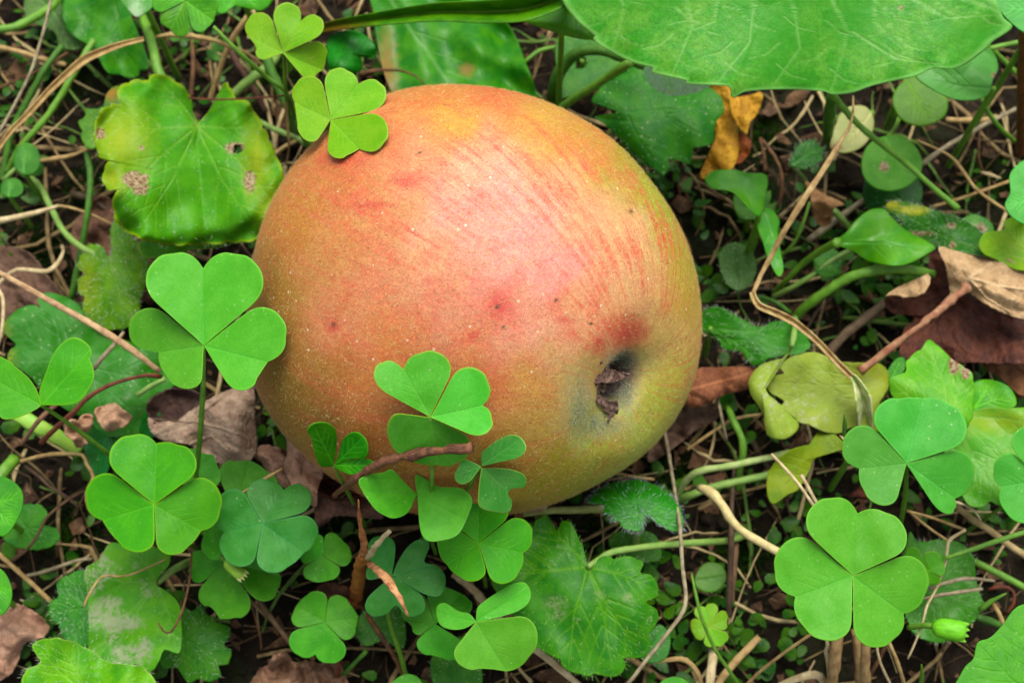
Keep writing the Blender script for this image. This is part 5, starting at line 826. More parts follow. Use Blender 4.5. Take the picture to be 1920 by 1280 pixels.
dead_leaf("reddish brown dead leaf tucked at the apple's right side", 0, [("blade", T('I', [(-60, 960), (0, 925), (60, 892), (150, 886), (240, 884), (312, 888), (302, 930), (282, 980), (200, 1000), (150, 1020), (60, 1062), (0, 1052), (-60, 1020)]), 15, deadmat((150, 98, 66), (118, 70, 48), (95, 55, 40), scale=.5), dict(wav=2, wsc=90, cup=-2, veins=[(T('I', [(0, 990), (300, 910)]), 3, 2)]))])
dead_leaf("curled tan scrap of dead leaf left of the glossy spoon leaf", 0, [("blade", T('I', [(530, 90), (580, 128), (620, 150), (692, 188), (655, 205), (640, 232), (602, 242), (562, 205), (545, 150)]), 14, deadmat((188, 150, 105), (150, 110, 72), scale=.7), dict(wav=2, wsc=40)),
    ("lower_lobe", T('I', [(560, 200), (610, 235), (640, 240), (620, 280), (585, 275), (565, 240)]), 11, deadmat((150, 112, 75), (120, 85, 55), scale=.7), dict(wav=1, wsc=40))], cat="dead leaf scrap")
dead_leaf("crumpled brown dead leaf at the bottom edge, left of centre", 0, [("blade", T('G', [(60, 1330), (85, 1235), (120, 1215), (150, 1165), (200, 1172), (225, 1205), (290, 1195), (335, 1225), (350, 1190), (410, 1235), (400, 1330)]), 5, deadmat((165, 130, 108), (100, 70, 54), (190, 160, 136), scale=.5, bumpy=1.6), dict(wav=2.4, wsc=34))])
dead_leaf("dark flat dead leaf in the shade behind the spotted leaf's lower left", 0, [("blade", [(130, 450), (160, 390), (200, 370), (250, 420), (300, 480), (280, 560), (200, 560), (150, 510)], 4, deadmat((120, 88, 70), (85, 60, 48), scale=.4), dict(wav=2, wsc=70))])
dead_leaf("grey brown dead leaf at the left edge near the white straw", 0, [("blade", [(-30, 470), (20, 462), (60, 480), (90, 520), (120, 560), (110, 600), (60, 590), (20, 600), (-30, 570)], 4, deadmat((120, 95, 82), (88, 66, 56), scale=.4), dict(wav=2.5, wsc=60))])
dead_leaf("flat grey dead leaf behind the apple's lower right", 0, [("blade", [(1240, 770), (1290, 750), (1350, 760), (1345, 785), (1300, 810), (1250, 850), (1215, 860)], 6, deadmat((115, 92, 80), (82, 62, 54), scale=.4), dict(wav=1.6, wsc=60))])
dead_leaf("dark mat of dead leaf under the brown stub at bottom centre", 0, [("blade", T('G', [(300, 930), (360, 900), (430, 930), (450, 1000), (420, 1060), (340, 1080), (290, 1020)]), 6, deadmat((125, 85, 62), (85, 58, 45), scale=.5), dict(wav=2, wsc=50))])
dead_leaf("red-brown bract-like dead leaf between the two right clovers", 0, [("blade", T('J', [(530, 380), (590, 330), (640, 380), (700, 410), (820, 350), (870, 380), (780, 420), (700, 450), (620, 460), (590, 450)]), 24, deadmat((120, 62, 38), (82, 40, 26), scale=.6), dict(wav=1.5, wsc=60))])
# ------------------------------------------------------------------ straws, stalks and twigs
B = dict
gs = B(name="green_stalk", cat="stalk", group="green plant stalks")
strand("thick green stalk at the top left corner", T('A', [(-40, 150, 20), (60, 140, 20), (140, 105, 19), (250, 40, 16), (300, -20, 12)]), 8, GREENSTEM, **gs)
strand("green stalk curving down the left side behind the flat tan straw", T('A', [(470, 200, 14), (350, 400, 14), (310, 470, 13), (230, 590, 12), (110, 730, 10), (40, 860, 4)]), 6.5, GREENSTEM, **gs)
strand("thinner green stalk left of the curving one", T('A', [(310, 230, 12), (220, 350, 12), (150, 480, 10), (60, 660, 7), (10, 900, 3)]), 6, DKSTEM, **gs)
strand("vertical green stalk between the two scalloped leaves at left", T('A', [(435, 760, 14), (452, 900, 13), (435, 1080, 12), (405, 1250, 9), (365, 1450, 5), (345, 1520, 1)]), 6, DKSTEM, **gs)
strand("pale green stalk right of the spotted leaf's tip", T('A', [(1090, 560, 8), (1180, 460, 11), (1250, 400, 13), (1340, 330, 13), (1380, 280, 10)]), 9, PALESTEM, **gs)
strand("thick dark green stalk running under the clover to the apple's upper left", T('B', [(150, 260, 22), (200, 400, 20), (300, 590, 16), (380, 720, 12), (430, 800, 8)]), 10, DKSTEM, **gs)
strand("pale green stalk sloping from the node behind the spotted leaf", T('A', [(1280, 600, 6), (1380, 650, 7), (1500, 700, 7), (1580, 760, 4)]), 5.5, PALESTEM, **gs)
strand("bright green stalk angling to the apple's top right", T('C', [(620, 355, 34), (560, 390, 32), (480, 445, 28), (380, 510, 24), (240, 602, 17), (180, 650, 12)]), [9, 9, 8.5, 8, 8, 8], GREENSTEM, **gs)
strand("hairy arched dark green stalk above the apple", T('C', [(700, 380, 28), (620, 345, 28), (450, 290, 26), (330, 295, 24), (240, 370, 20), (190, 460, 16), (160, 600, 8)]), [8, 10, 10, 11, 12, 12, 11], DKSTEM, **gs)
strand("thin arched green stalk right of the tongue-shaped leaf", T('C', [(-10, 375, 10), (30, 340, 11), (100, 290, 11), (215, 265, 10)]), 4, GREENSTEM, **gs)
strand("long green stalk crossing the spotted round leaf", T('D', [(470, 455, 40), (540, 545, 36), (640, 650, 32), (830, 800, 26), (960, 915, 24), (1110, 1045, 22)]), [6, 6.5, 6, 5.5, 5, 6.5], GREENSTEM, **gs)
strand("drooping green stalk behind the long one, beside the whitish leaf", T('D', [(480, 470, 30), (470, 560, 24), (460, 660, 14), (455, 760, 2)]), [9, 12, 10, 6], DKSTEM, **gs)
strand("green stalk at the upper right between the round leaf and the brown stake", T('D', [(1235, 500, 20), (1260, 560, 17), (1320, 640, 12), (1395, 710, 4)]), 4.5, GREENSTEM, **gs)
strand("bright stalk reaching the right edge above the brown stake", T('D', [(1265, 245, 26), (1350, 225, 26), (1450, 208, 26)]), 5, GREENSTEM, **gs)
strand("yellow-green stalk slanting down at the right edge", T('D', [(1270, 240, 24), (1340, 305, 20), (1400, 365, 18), (1460, 440, 12)]), 5, GREENSTEM, **gs)
strand("broad arching green stalk left of the dead brown leaf", T('I', [(1080, 488, 16), (1000, 475, 17), (900, 468, 18), (800, 478, 18), (700, 510, 16), (600, 575, 13), (520, 635, 9), (470, 690, 4)]), [8, 9, 9.5, 9.5, 9.5, 9, 9, 9], GREENSTEM, **gs)
strand("slender green stalk above the broad arching one", T('I', [(720, 385, 13), (640, 430, 13), (560, 490, 12), (470, 545, 9), (390, 585, 4)]), 5, PALESTEM, **gs)
strand("short green stalk from the bent straw to the folded leaf", T('I', [(340, 592, 8), (400, 610, 10), (460, 655, 9)]), 4.5, DKSTEM, **gs)
strand("thin grass-green stalk behind the dry bent straw", T('I', [(545, 180, 14), (520, 260, 13), (480, 350, 10), (420, 412, 6), (360, 440, 2)]), 3, GREENSTEM, **gs)
strand("pale green stub under the curled tan scrap", T('I', [(640, 210, 9), (680, 250, 8), (722, 300, 4)]), 6, PALESTEM, **gs)
strand("upper pale arching stalk below the apple's right", T('H', [(945, 395, 4), (975, 325, 8), (1040, 270, 12), (1120, 250, 13), (1200, 238, 14), (1330, 210, 14), (1500, 172, 14)]), 6.5, stemmat((175, 195, 140), (140, 175, 95), .5), **gs)
strand("lower pale arching stalk below the apple's right", T('H', [(950, 402, 4), (1020, 375, 9), (1100, 345, 10), (1200, 320, 11), (1300, 300, 11), (1400, 278, 11)]), 7.5, PALESTEM, **gs)
strand("horizontal pale stalk under the apple's bottom edge", T('H', [(190, 470, 14), (250, 458, 14), (330, 452, 13), (450, 450, 11), (600, 442, 7)]), 7, stemmat((180, 185, 125), (150, 165, 90), .5), **gs)
strand("vertical bending green stalk below the reddish dead leaf", T('H', [(1190, -40, 10), (1220, 30, 12), (1258, 110, 12), (1262, 180, 11), (1245, 260, 8), (1240, 345, 3)]), 7, GREENSTEM, **gs)
strand("thin green grass blade crossing the tiny clover sprout", T('H', [(1015, 750, 22), (1035, 850, 22), (1065, 970, 20), (1130, 1120, 15), (1190, 1210, 12), (1250, 1300, 8)]), [1.2, 3, 3.4, 3.4, 3.6, 3.6], GREENSTEM, **gs)
strand("thin green stalk between the clover stalks at the bottom", T('G', [(570, 1000, 26), (590, 1080, 20), (620, 1170, 14), (645, 1260, 6)]), 4.6, GREENSTEM, **gs)
strand("bright green stalk entering from the right edge above the bluish leaf", T('J', [(1000, 682, 25), (1100, 650, 26), (1230, 605, 26), (1420, 545, 26)]), [4, 4.6, 5, 5.2], GREENSTEM, **gs)
strand("green stalk entering low from the right edge", T('J', [(1140, 695, 12), (1220, 735, 12), (1300, 775, 12), (1430, 845, 12)]), 6.5, GREENSTEM, **gs)
strand("wide dark green stalk in shade beside the lower right corner leaf", T('J', [(1130, 955, 10), (1200, 975, 10), (1300, 1010, 9), (1400, 1050, 8)]), 7, DKSTEM, **gs)
strand("small pointed grass blade above the lower right corner leaf", T('J', [(1170, 930, 16), (1220, 890, 18), (1298, 848, 20)]), [5, 5, 1], GREENSTEM, **gs)
strand("upright small green shoot at the bottom right", T('J', [(885, 1300, 10), (892, 1240, 16), (890, 1190, 20)]), [4, 4, 1], GREENSTEM, **gs)
strand("short green shoot at the bottom, left of centre", T('G', [(400, 1260, 4), (440, 1215, 9), (495, 1158, 12)]), 4.5, DKSTEM, **gs)
strand("green stem piece between the bottom clovers", T('G', [(770, 935, 20), (820, 975, 20), (860, 1000, 18)]), 4.5, GREENSTEM, **gs)
strand("pale green stub beside the curled grey leaf", T('E', [(710, 950, 22), (780, 905, 22), (862, 862, 22)]), 5, PALESTEM, **gs)
strand("wide light green strap-like stalk at the left, under the reddish twig", T('E', [(-40, 960, 14), (50, 1020, 15), (160, 1090, 15), (270, 1150, 13), (420, 1240, 8)]), 14, stemmat((130, 195, 80), (160, 195, 85), .45), flat=.45, **gs)
strand("short green stub at the left edge", T('F', [(-30, 340, 12), (20, 260, 12), (70, 205, 10)]), 12, GREENSTEM, **gs)
strand("green stalk of the tiny seed leaves running down at the left", T('A', [(20, 900, 12), (60, 860, 13), (120, 800, 12)]), 4.5, PALESTEM, **gs)

st = B()
tagit(ribbon("dry_straw", T('A', [(-30, 790, 24), (0, 730, 25), (60, 650, 26), (150, 560, 27), (240, 460, 28), (330, 375, 29), (420, 300, 30), (500, 262, 30), (600, 225, 30), (720, 195, 29)]), [3, 3.5, 4, 4.5, 5, 6, 7, 6, 4.5, 3], STRAW, fold=1.5), "flat tan grass blade sweeping up the left side to the top", "straw", "dry straws lying in the weeds")
strand("thin tan grass arching behind the spotted leaf's stalk at the top", T('A', [(770, 188, 22), (850, 175, 22), (950, 182, 22), (1050, 198, 21), (1130, 225, 20), (1230, 265, 18), (1300, 320, 14), (1350, 385, 8), (1365, 560, 2)]), [2, 4.5, 5, 4.5, 4, 3, 2.6, 2.4, 2.2], STRAW)
strand("pale grey straw curving down from the top left edge", T('A', [(265, -30, 34), (245, 40, 34), (225, 130, 33), (190, 250, 31), (150, 370, 30), (85, 500, 28), (0, 655, 26), (-30, 700, 24)]), 3., GREYSTRAW)
strand("tan stalk lying across the top left behind the green stalks", T('A', [(-30, 230, 6), (100, 260, 7), (200, 292, 7), (330, 325, 6)]), 4.5, STRAW)
strand("thin brown straw at the left crossing behind the tan blade", T('A', [(-30, 450, 5), (90, 400, 6), (220, 340, 7), (330, 270, 7), (430, 215, 6)]), 3., BROWN)
strand("stout brown straw at the top, right of the spotted leaf's stalk", T('A', [(1258, 55, 20), (1220, 110, 19), (1160, 200, 17), (1115, 300, 14), (1080, 400, 11), (1050, 500, 8)]), [5, 5.5, 5.5, 5, 5, 4.5], STRAW)
strand("white straw lying in from the left edge", T('A', [(-30, 1110, 14), (100, 1082, 15), (200, 1058, 15), (290, 1030, 14)]), [6, 5.5, 4.5, 3], PALESTRAW)
strand("thin tan straw continuing right of the white one", T('A', [(285, 1030, 13), (340, 1035, 12), (450, 1070, 11), (560, 1122, 9)]), 2.6, STRAW)
strand("short tan straw left of the spotted leaf", T('A', [(195, 805, 8), (270, 795, 9), (350, 780, 9), (435, 748, 7)]), [3, 5, 4, 2], STRAW)
strand("brown hanging fibre below the clover node, pale at its tip", T('A', [(1430, 505, 30), (1434, 600, 26), (1445, 720, 22), (1440, 780, 18), (1428, 825, 14)]), [3.2, 2.6, 2.2, 2, 1], STRAW)
strand("thin reddish fibre running from the spotted leaf to the clover node", T('A', [(940, 490, 33), (1060, 498, 34), (1200, 495, 34), (1320, 488, 33), (1420, 478, 31)]), 1.8, RED)
strand("brown dried fibre looping onto the tongue-shaped leaf", T('B', [(620, 375, 22), (700, 355, 21), (800, 352, 19), (870, 365, 17), (930, 400, 17), (975, 455, 16)]), [5, 4.5, 2.2, 1.8, 1.5, 1.2], BROWN)
strand("short pale straw lying right of the spotted leaf", T('A', [(1360, 780, 6), (1430, 730, 7), (1510, 690, 7)]), 4, STRAW)
strand("dark thin twig standing behind the thin clover stalk at the top", T('A', [(960, 190, 4), (965, 330, 5), (955, 490, 3)]), 4, BROWN)
strand("dark diagonal twig behind the top left clovers", T('A', [(1130, 220, 5), (1200, 340, 5), (1260, 430, 4), (1330, 560, 3)]), 6, stemmat((92, 62, 52), (60, 42, 36), .8))
strand("long stiff tan straw slanting from the left edge to the largest clover", T('E', [(-30, 295, 34), (100, 365, 35), (300, 478, 36), (450, 562, 37), (600, 652, 38), (720, 735, 38), (835, 825, 36)]), [5, 5.5, 6, 6.5, 7, 6, 5], stemmat((200, 172, 140), (150, 112, 88), .6), flat=.6)
strand("short grey straw crossing the long tan one", T('E', [(645, 620, 28), (590, 690, 30), (530, 755, 30), (488, 812, 28)]), [3, 4, 5, 4], GREYSTRAW)
strand("reddish twig running over the blue-green leaf at the left", T('E', [(215, 1195, 14), (300, 1110, 20), (380, 1040, 24), (460, 960, 27), (560, 900, 28), (680, 860, 28), (770, 845, 27), (840, 850, 25)]), [5.5, 5, 5, 4.5, 4, 3.5, 4, 5], RED, group="twigs", name="twig", cat="twig")
strand("shorter brown twig left of the reddish twig", T('E', [(110, 1205, 16), (170, 1120, 19), (230, 1050, 21), (290, 1000, 20)]), 4.5, stemmat((135, 100, 82), (100, 72, 60), .7), group="twigs", name="twig", cat="twig")
strand("curled pale straw loop at the left edge", T('E', [(-20, 380, 8), (30, 330, 9), (90, 292, 10), (180, 298, 10), (250, 300, 9), (300, 260, 8), (330, 200, 7), (320, 165, 4)]), [4, 3.5, 3.5, 4, 4.5, 4, 3, 3], PALESTRAW, flat=.4)
strand("white straw bow standing at the left edge", T('E', [(-20, 385, 10), (12, 430, 11), (18, 520, 11), (5, 640, 10), (-20, 700, 8)]), 3.5, PALESTRAW)
strand("tan loop of straw beside the big bright lower left clover", T('F', [(90, 222, 8), (160, 200, 10), (250, 182, 12), (330, 180, 13), (395, 185, 14), (415, 230, 14), (448, 290, 13), (415, 370, 12), (425, 440, 11), (440, 470, 8)]), [3, 3.5, 4, 3.5, 3, 3, 3.5, 3.5, 3.5, 3], STRAW)
strand("tan stick slanting at the lower left edge", T('F', [(-30, 640, 10), (60, 720, 10), (150, 800, 9), (245, 890, 7)]), 4.5, STRAW)
strand("thin bent straw lying on the scabby leaf", T('F', [(810, 680, 22), (700, 730, 23), (620, 762, 23), (560, 768, 23), (490, 768, 23), (430, 850, 24), (402, 912, 24)]), [1.5, 1.8, 2, 2, 2.2, 2.2, 2.4], STRAW)
strand("hooked brown thread hanging over the scabby leaf", T('F', [(920, 650, 24), (912, 770, 25), (890, 880, 25), (860, 970, 25), (820, 1035, 24), (785, 1030, 24), (760, 990, 24)]), [1.8, 2.4, 2.4, 2.4, 2.2, 1.8, 1.5], BROWN)
strand("straight yellow straw on the clover next to the pinkish dead leaf", T('G', [(-10, 588, 30), (60, 548, 31), (120, 510, 32), (178, 476, 32)]), [2, 2.4, 3, 2], STRAW)
strand("grey crooked rootlet in shade at lower left", T('F', [(130, 765, 4), (230, 740, 5), (330, 705, 5), (380, 690, 5), (440, 685, 4)]), 3.5, GREYSTRAW)
strand("dark crooked rootlet above the dark scalloped leaf at left", T('F', [(120, 240, 6), (190, 290, 7), (240, 340, 7), (310, 380, 6), (380, 440, 4)]), [3, 3.6, 3, 3, 2.4], stemmat((100, 78, 66), (66, 50, 42), .8))
strand("thin curved twig over the dark scalloped leaf at left", T('F', [(60, 690, 12), (130, 640, 14), (180, 570, 14), (230, 480, 13), (330, 400, 10), (420, 350, 6)]), [4, 3, 3, 2.6, 2.4, 2], stemmat((110, 82, 64), (74, 54, 42), .8), name="twig", cat="twig", group="twigs")
strand("brown stalk going down right of the flower bud", T('F', [(1235, 870, 10), (1290, 950, 10), (1350, 1030, 9), (1420, 1120, 6)]), 5, stemmat((120, 98, 76), (88, 70, 55), .75))
strand("thin dark root left of that brown stalk", T('F', [(1195, 870, 10), (1225, 960, 9), (1250, 1060, 7), (1255, 1120, 4)]), 2, BROWN)
strand("long white split straw running from the clovers to the bottom edge", T('G', [(820, 870, 18), (900, 935, 20), (1000, 1045, 20), (1100, 1130, 19), (1200, 1210, 18), (1320, 1310, 16)]), [6, 8, 8, 7.5, 6.5, 6], PALESTRAW, flat=.4)
strand("thin grey straw bending down the middle right to the bottom edge", T('H', [(870, -20, 4), (895, 120, 8), (925, 300, 16), (958, 520, 26), (972, 720, 30), (985, 905, 32), (900, 1040, 30), (790, 1180, 28), (690, 1310, 26)]), [3, 3.4, 3.5, 3.6, 3.8, 4, 4, 3.8, 3.5], GREYSTRAW)
strand("thick cream-coloured root curving to the large lower right clover", T('H', [(1050, 343, 18), (1100, 360, 20), (1150, 408, 21), (1195, 480, 21), (1245, 540, 21), (1340, 600, 22), (1470, 672, 22)]), [7, 9, 9, 9, 8, 8, 8], stemmat((225, 210, 165), (190, 175, 130), .55), rough=.08, name="root", cat="root", group="roots")
strand("dark vertical twig below the reddish dead leaf", T('H', [(1222, 220, 8), (1210, 400, 12), (1205, 600, 14), (1200, 800, 12), (1195, 960, 8)]), [3, 4, 6, 6, 5], stemmat((92, 72, 60), (60, 46, 40), .8), name="twig", cat="twig", group="twigs")
strand("brown flat stalk beside the dark vertical twig", T('H', [(1225, 610, 6), (1215, 750, 6), (1200, 900, 4)]), 7, stemmat((130, 100, 75), (92, 70, 54), .7))
strand("short pale straw under the apple's lower right", T('H', [(650, 272, 8), (740, 290, 9), (835, 302, 7)]), 2.6, STRAW)
strand("orange-brown straw bits at the bottom right of the hairy leaf", T('H', [(840, 1180, 8), (930, 1165, 9), (990, 1170, 9), (1040, 1220, 8), (1070, 1300, 5)]), [2, 5, 5, 5, 4], STRAW, flat=.4)
strand("pale upright dead stalk under the tiny clover sprout", T('H', [(1120, 1110, 6), (1112, 1200, 8), (1100, 1310, 8)]), 9, PALESTRAW, flat=.5)
strand("pair-forming flat tan stalk at the bottom right of centre", T('H', [(1340, 1060, 6), (1260, 1140, 7), (1180, 1230, 7), (1130, 1310, 6)]), 7, STRAW, flat=.4)
strand("thin tan straw slanting up to the large lower right clover", T('J', [(30, 1310, 10), (120, 1220, 14), (250, 1120, 18), (385, 1028, 20)]), 3., STRAW)
strand("bent pale straw at the bottom right edge of centre", T('J', [(190, 1300, 8), (280, 1262, 10), (380, 1238, 11), (410, 1260, 10), (430, 1300, 6)]), [6, 7, 8, 7, 6], PALESTRAW, flat=.4)
strand("thickest dry stalk under the large lower right clover", T('J', [(495, 1030, 20), (480, 1120, 18), (468, 1210, 15), (455, 1310, 10)]), [9, 11, 11, 11], stemmat((190, 160, 118), (140, 108, 76), .65))
strand("second dry stalk of the bundle under the large lower right clover", T('J', [(575, 1020, 18), (585, 1120, 16), (595, 1210, 13), (592, 1310, 8)]), [9, 9, 10, 9], stemmat((185, 155, 115), (132, 104, 74), .65))
strand("third dry stalk of the bundle, slightly right", T('J', [(632, 1025, 19), (622, 1120, 17), (618, 1210, 14), (625, 1310, 9)]), [8, 9, 10, 10], stemmat((178, 150, 112), (126, 98, 70), .65))
strand("white curling straw left of the dry stalk bundle", T('J', [(430, 1040, 16), (440, 1100, 16), (432, 1130, 15), (445, 1200, 13), (448, 1310, 8)]), [2, 3.5, 4, 4, 4], PALESTRAW)
strand("thin white grass right of the dry stalk bundle", T('J', [(668, 1040, 16), (680, 1130, 15), (700, 1200, 13), (755, 1310, 8)]), 2.4, PALESTRAW)
strand("tan straw slanting right from the dry stalk bundle", T('J', [(718, 1050, 16), (755, 1130, 15), (785, 1210, 13), (815, 1310, 8)]), 3.6, STRAW)
strand("brown straw slanting left from the dry stalk bundle", T('J', [(720, 1090, 14), (690, 1160, 12), (650, 1230, 10), (620, 1310, 6)]), 3.6, BROWN)
strand("dry straw stuck up left of the large lower right clover", T('J', [(170, 182, 28), (240, 255, 29), (300, 325, 30), (345, 390, 30), (388, 450, 28)]), [3, 2.8, 3, 3, 3], PALESTRAW)
strand("short pale straw beside the stuck-up one", T('J', [(312, 280, 28), (340, 330, 28), (370, 385, 28), (398, 435, 27)]), [3, 3.5, 3.2, 2.8], PALESTRAW)
strand("zigzag white straw over the bluish puckered leaf", T('J', [(1102, 545, 26), (1060, 570, 25), (1020, 602, 24), (1005, 700, 23), (960, 830, 22), (920, 900, 22), (895, 990, 21), (862, 1080, 20), (825, 1162, 18)]), [2.5, 3, 3.4, 2.4, 2.4, 2.6, 2.2, 2, 1.8], PALESTRAW)
strand("thin tan straw joining the zigzag one from the left", T('J', [(840, 465, 20), (900, 515, 22), (960, 560, 23), (1022, 600, 23)]), 2.6, STRAW)
strand("tan horizontal straw under the right clover", T('J', [(820, 455, 16), (920, 480, 17), (1020, 515, 17), (1100, 545, 16)]), 2.8, STRAW)
strand("white hooked straw tip under the right clover", T('J', [(1050, 412, 24), (1100, 425, 24), (1150, 460, 23), (1175, 500, 22)]), [3, 2.6, 2.4, 1.6], PALESTRAW)
strand("long tan stalk running to the right edge below the widest pale leaf", T('J', [(1050, 425, 16), (1130, 490, 16), (1220, 550, 16), (1300, 610, 16), (1420, 690, 15)]), 6.5, stemmat((190, 170, 130), (150, 128, 92), .6))
strand("grey twig lying on the bluish puckered leaf", T('J', [(900, 875, 20), (980, 858, 21), (1080, 842, 21), (1182, 828, 20)]), [3, 3.6, 4, 3], GREYSTRAW)
strand("second grey twig above it on the bluish leaf", T('J', [(920, 830, 19), (1020, 795, 20), (1120, 778, 19), (1240, 790, 15)]), [3, 4, 4, 2], GREYSTRAW)
strand("bent dry stem at the far right below the stalks", T('J', [(1235, 900, 14), (1260, 940, 15), (1285, 1000, 14), (1295, 1040, 12)]), 4, STRAW)
strand("red-brown curled rootlet near the lower right corner leaf", T('J', [(1210, 830, 10), (1280, 815, 11), (1330, 840, 11), (1330, 900, 10), (1290, 950, 8)]), 3.4, RED)
# right middle and upper right
strand("thin upper straw falling from the huge leaf's edge down to its bend", T('D', [(585, 478, 52), (585, 560, 50), (565, 640, 48), (500, 745, 46), (430, 860, 44), (330, 1010, 42), (240, 1160, 38), (170, 1290, 34), (122, 1380, 32.5), (84, 1470, 32)]), [2, 2.4, 3, 5, 5.5, 6.5, 5.5, 5, 4.5, 4], stemmat((196, 172, 128), (140, 108, 74), .6), flat=.4)
tagit(ribbon("dry_straw", T('I', [(298, 565, 32), (310, 600, 32), (335, 628, 32), (400, 655, 31), (470, 690, 30), (530, 735, 29), (590, 790, 28), (660, 865, 27), (725, 930, 26)]), [4, 4.5, 5, 5.5, 5.5, 5, 4.5, 4.5, 5], stemmat((205, 185, 140), (150, 115, 75), .55), fold=2), "crinkled tan lower half of the bent straw right of the apple", "straw", "dry straws lying in the weeds")
tagit(ribbon("dry_straw", T('I', [(728, 925, 26), (752, 965, 25), (772, 1020, 24), (780, 1080, 22), (785, 1150, 18), (790, 1200, 12)]), [4, 8, 14, 13, 12, 10], stemmat((225, 225, 190), (130, 165, 80), .5), fold=2.4), "white and green striped sheath piece below the bent straw", "straw", "dry straws lying in the weeds")
strand("grey flat twig right of the bent straw", T('I', [(615, 835, 4), (700, 745, 6), (780, 680, 7), (865, 612, 6)]), [9, 9, 9, 8], stemmat((120, 102, 86), (88, 72, 60), .75), name="twig", cat="twig", group="twigs")
strand("light grey twig behind the glossy spoon leaf's stalk", T('I', [(535, 345, 4), (600, 300, 5), (680, 240, 6), (780, 170, 5)]), [6, 6.5, 6, 5], GREYSTRAW, name="twig", cat="twig", group="twigs")
strand("thin grey straw at the upper right, lower end by the long green stalk", T('D', [(925, 825, 8), (1000, 770, 9), (1100, 705, 9), (1240, 625, 9), (1400, 545, 8)]), [5, 5, 4.5, 4, 4], GREYSTRAW)
strand("thin tan straw crossing right of the spotted round leaf", T('D', [(900, 700, 6), (1060, 775, 10), (1130, 850, 11), (1210, 955, 12), (1370, 1065, 11)]), [2, 2.6, 3.2, 3.2, 3], STRAW)
strand("pale straw meeting it near the right edge", T('D', [(975, 1035, 7), (1100, 1000, 9), (1230, 955, 10), (1370, 905, 10)]), 3, STRAW)
strand("wide tan straw piece left of the brown stake", T('D', [(1050, 600, 6), (1150, 604, 7), (1240, 602, 7), (1300, 585, 5)]), 5.5, STRAW)
strand("thin brown curved root below the yellow leaf", T('D', [(130, 700, 5), (190, 780, 6), (225, 860, 6), (230, 960, 5), (205, 1040, 3)]), 3.5, BROWN, name="root", cat="root", group="roots")
strand("second thin root left of the curved one", T('D', [(120, 690, 5), (140, 780, 5), (145, 860, 4)]), 3, BROWN, name="root", cat="root", group="roots")
strand("thin brown root under the round leaves", T('D', [(1225, 600, 6), (1215, 700, 6), (1215, 800, 5), (1235, 860, 3)]), 2.4, BROWN, name="root", cat="root", group="roots")
strand("brown wooden stake standing at the right edge", T('D', [(1424, 760, 1), (1428, 620, 14), (1432, 420, 30), (1440, 200, 46), (1446, 130, 50)]), [9, 9.5, 10, 10.5, 10.5], stemmat((120, 74, 36), (84, 50, 26), .5), name="stake", cat="stake", group="twigs")
strand("white fibrous straw bit right of the round leaves", T('D', [(1220, 860, 8), (1270, 875, 9), (1325, 892, 8)]), [1.5, 4, 1.5], PALESTRAW)
strand("thin bare twig right of the reddish dead leaf, pointing down", T('I', [(150, 1020, 10), (165, 1090, 12), (188, 1200, 8)]), 3, GREYSTRAW)
strand("brown straws crossing under the folded yellow-green leaf", T('I', [(20, 1240, 4), (120, 1170, 6), (220, 1110, 6), (330, 1090, 4)]), 3, STRAW)
strand("white straw tip at the folded yellow-green leaf", T('J', [(498, 92, 26), (515, 108, 27), (535, 128, 27)]), [1, 2.6, 1.5], PALESTRAW)
strand("dark green blade tip between the blotchy leaf and the clover", T('I', [(690, 1190, 26), (695, 1140, 28), (692, 1090, 30)]), [3, 4.5, 1], DKSTEM, name="green_stalk", cat="stalk", group="green plant stalks")
# broken stub
def stub():
    W = P(670, 1110, 0); root = thing("broken_stub", "orange-brown broken plant stub with splintered ends, below the apple", "broken stem", (W[0], W[1], 0))
    sm = stemmat((176, 112, 52), (135, 78, 40), .5)
    tube("stem", T('G', [(455, 985, 4), (458, 940, 14), (468, 870, 26), (482, 800, 36)]), [9, 13, 13, 9], sm, root, rough=.1)
    tube("splinter", T('G', [(482, 810, 36), (484, 750, 44), (470, 680, 50), (464, 592, 56)]), [8, 7, 4.5, 1], stemmat((214, 148, 98), (130, 72, 44), .6), root, flat=.3, rough=.16)
    tube("splinter", T('G', [(495, 815, 36), (530, 765, 44), (582, 708, 50)]), [6, 6, 5.5], PALESTRAW, root, flat=.4, rough=.16)
    tube("splinter", T('G', [(500, 830, 36), (550, 870, 44), (605, 940, 48), (652, 1030, 46)]), [6, 8.5, 7, 1.5], stemmat((224, 170, 130), (140, 82, 56), .6), root, flat=.3, rough=.16)
    tube("root_stalk", T('G', [(440, 960, 8), (428, 990, 14), (405, 1100, 16), (388, 1200, 10), (392, 1280, 2)]), [5, 4.5, 4.2, 3.5, 3], RED, root, rough=.08)
    tube("root_stalk", T('G', [(462, 965, 8), (500, 1030, 12), (560, 1120, 12), (610, 1200, 8), (645, 1290, 2)]), [4.5, 4.5, 5, 4.5, 4], BROWN, root, rough=.1)
stub()
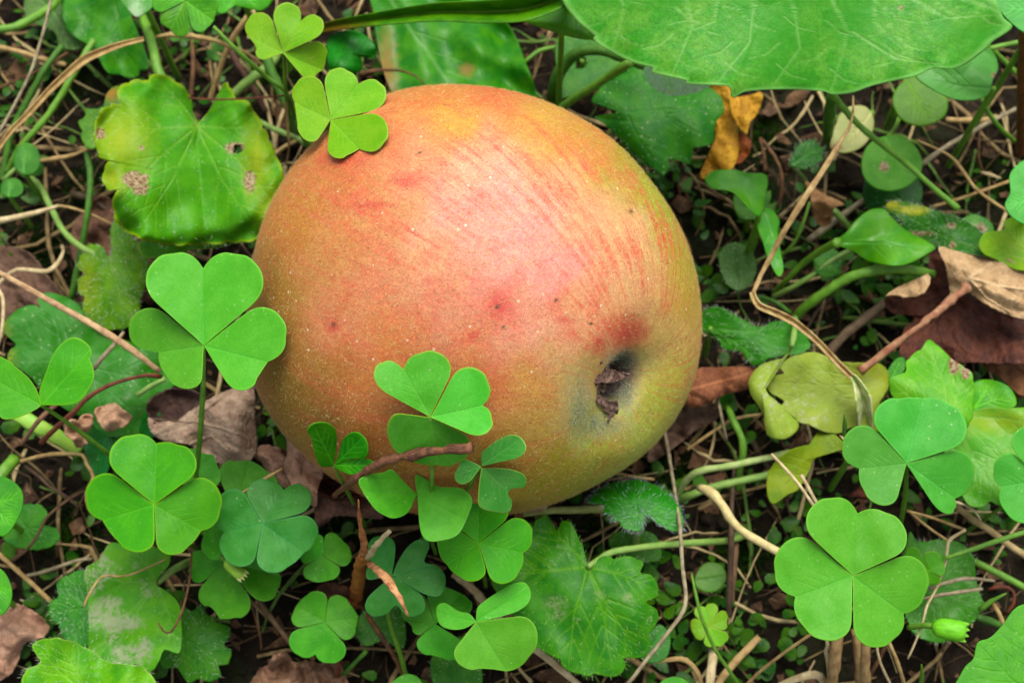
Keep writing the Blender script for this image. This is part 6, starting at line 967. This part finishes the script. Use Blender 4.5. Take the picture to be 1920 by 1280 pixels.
def chaff():
    W = P(1010, 945, 0); root = thing("dry_chaff", "dry brown husk stub with a splinter, touching the apple's bottom edge", "husk", (W[0], W[1], 0))
    tube("husk", T('H', [(185, 470, 20), (190, 420, 26), (198, 345, 32)]), [10, 10, 9], stemmat((170, 122, 78), (110, 74, 46), .6), root, seg=8)
    tube("splinter", T('H', [(205, 425, 28), (270, 385, 32), (340, 362, 34), (402, 338, 35)]), [5, 8, 8, 5], stemmat((205, 160, 110), (165, 120, 78), .6), root, flat=.4)
    tube("papery_scale", T('H', [(225, 450, 22), (290, 440, 24), (330, 400, 26)]), [6, 9, 4], stemmat((215, 195, 165), (180, 158, 130), .6), root, flat=.4)
chaff()
def flower_bud(label, pts, r, col, tipcol):
    W = P(pts[0][0], pts[0][1], 0); root = thing("flower_bud", label, "flower bud", (W[0], W[1], 0), "small green flower buds")
    a = np.array(pts[0][:2], float); b = np.array(pts[1][:2], float); d = b-a; n_ = np.array([-d[1], d[0]])/np.linalg.norm(d); h = pts[0][2]
    gm = stemmat(col, tuple(x*.85 for x in col), .45)
    tube("calyx", [(a[0], a[1], h), tuple(a+d*.15)+(h+.5,), tuple(a+d*.5)+(h+1,), tuple(a+d*.85)+(h+1.2,), tuple(b)+(h+1.2,)], [r*.55, r*.9, r, r*.98, r*.85], gm, root, seg=10, rough=.03)
    for k in (-1, -.35, .35, 1):
        p0 = a+d*.8+n_*k*r*.6; p1 = a+d*(1.25-.08*abs(k))+n_*k*r*.85; tube("petal_tip", [tuple(p0)+(h+1.5,), tuple((p0+p1)/2)+(h+1.7,), tuple(p1)+(h+1.3,)], [r*.3, r*.25, r*.05], stemmat(tipcol, tuple(x*.85 for x in tipcol), .5), root, flat=.5)
    p0 = a-d*.9+n_*r*.5; tube("bud_stalk", [tuple(p0)+(max(0, h-5),), tuple(a-d*.3)+(h-1,), tuple(a)+(h,)], r*.28, GREENSTEM, root)
flower_bud("pale yellow-green bud lying on the clover at lower left", [T('F', [(1090, 700)])[0]+(27,), T('F', [(1165, 765)])[0]+(27,)], 13, (150, 205, 70), (205, 220, 140))
flower_bud("bright green bud with a cut end at lower right, on the bluish leaf", [T('J', [(955, 1010)])[0]+(24,), T('J', [(1090, 1035)])[0]+(24,)], 20, (118, 215, 40), (150, 225, 80))
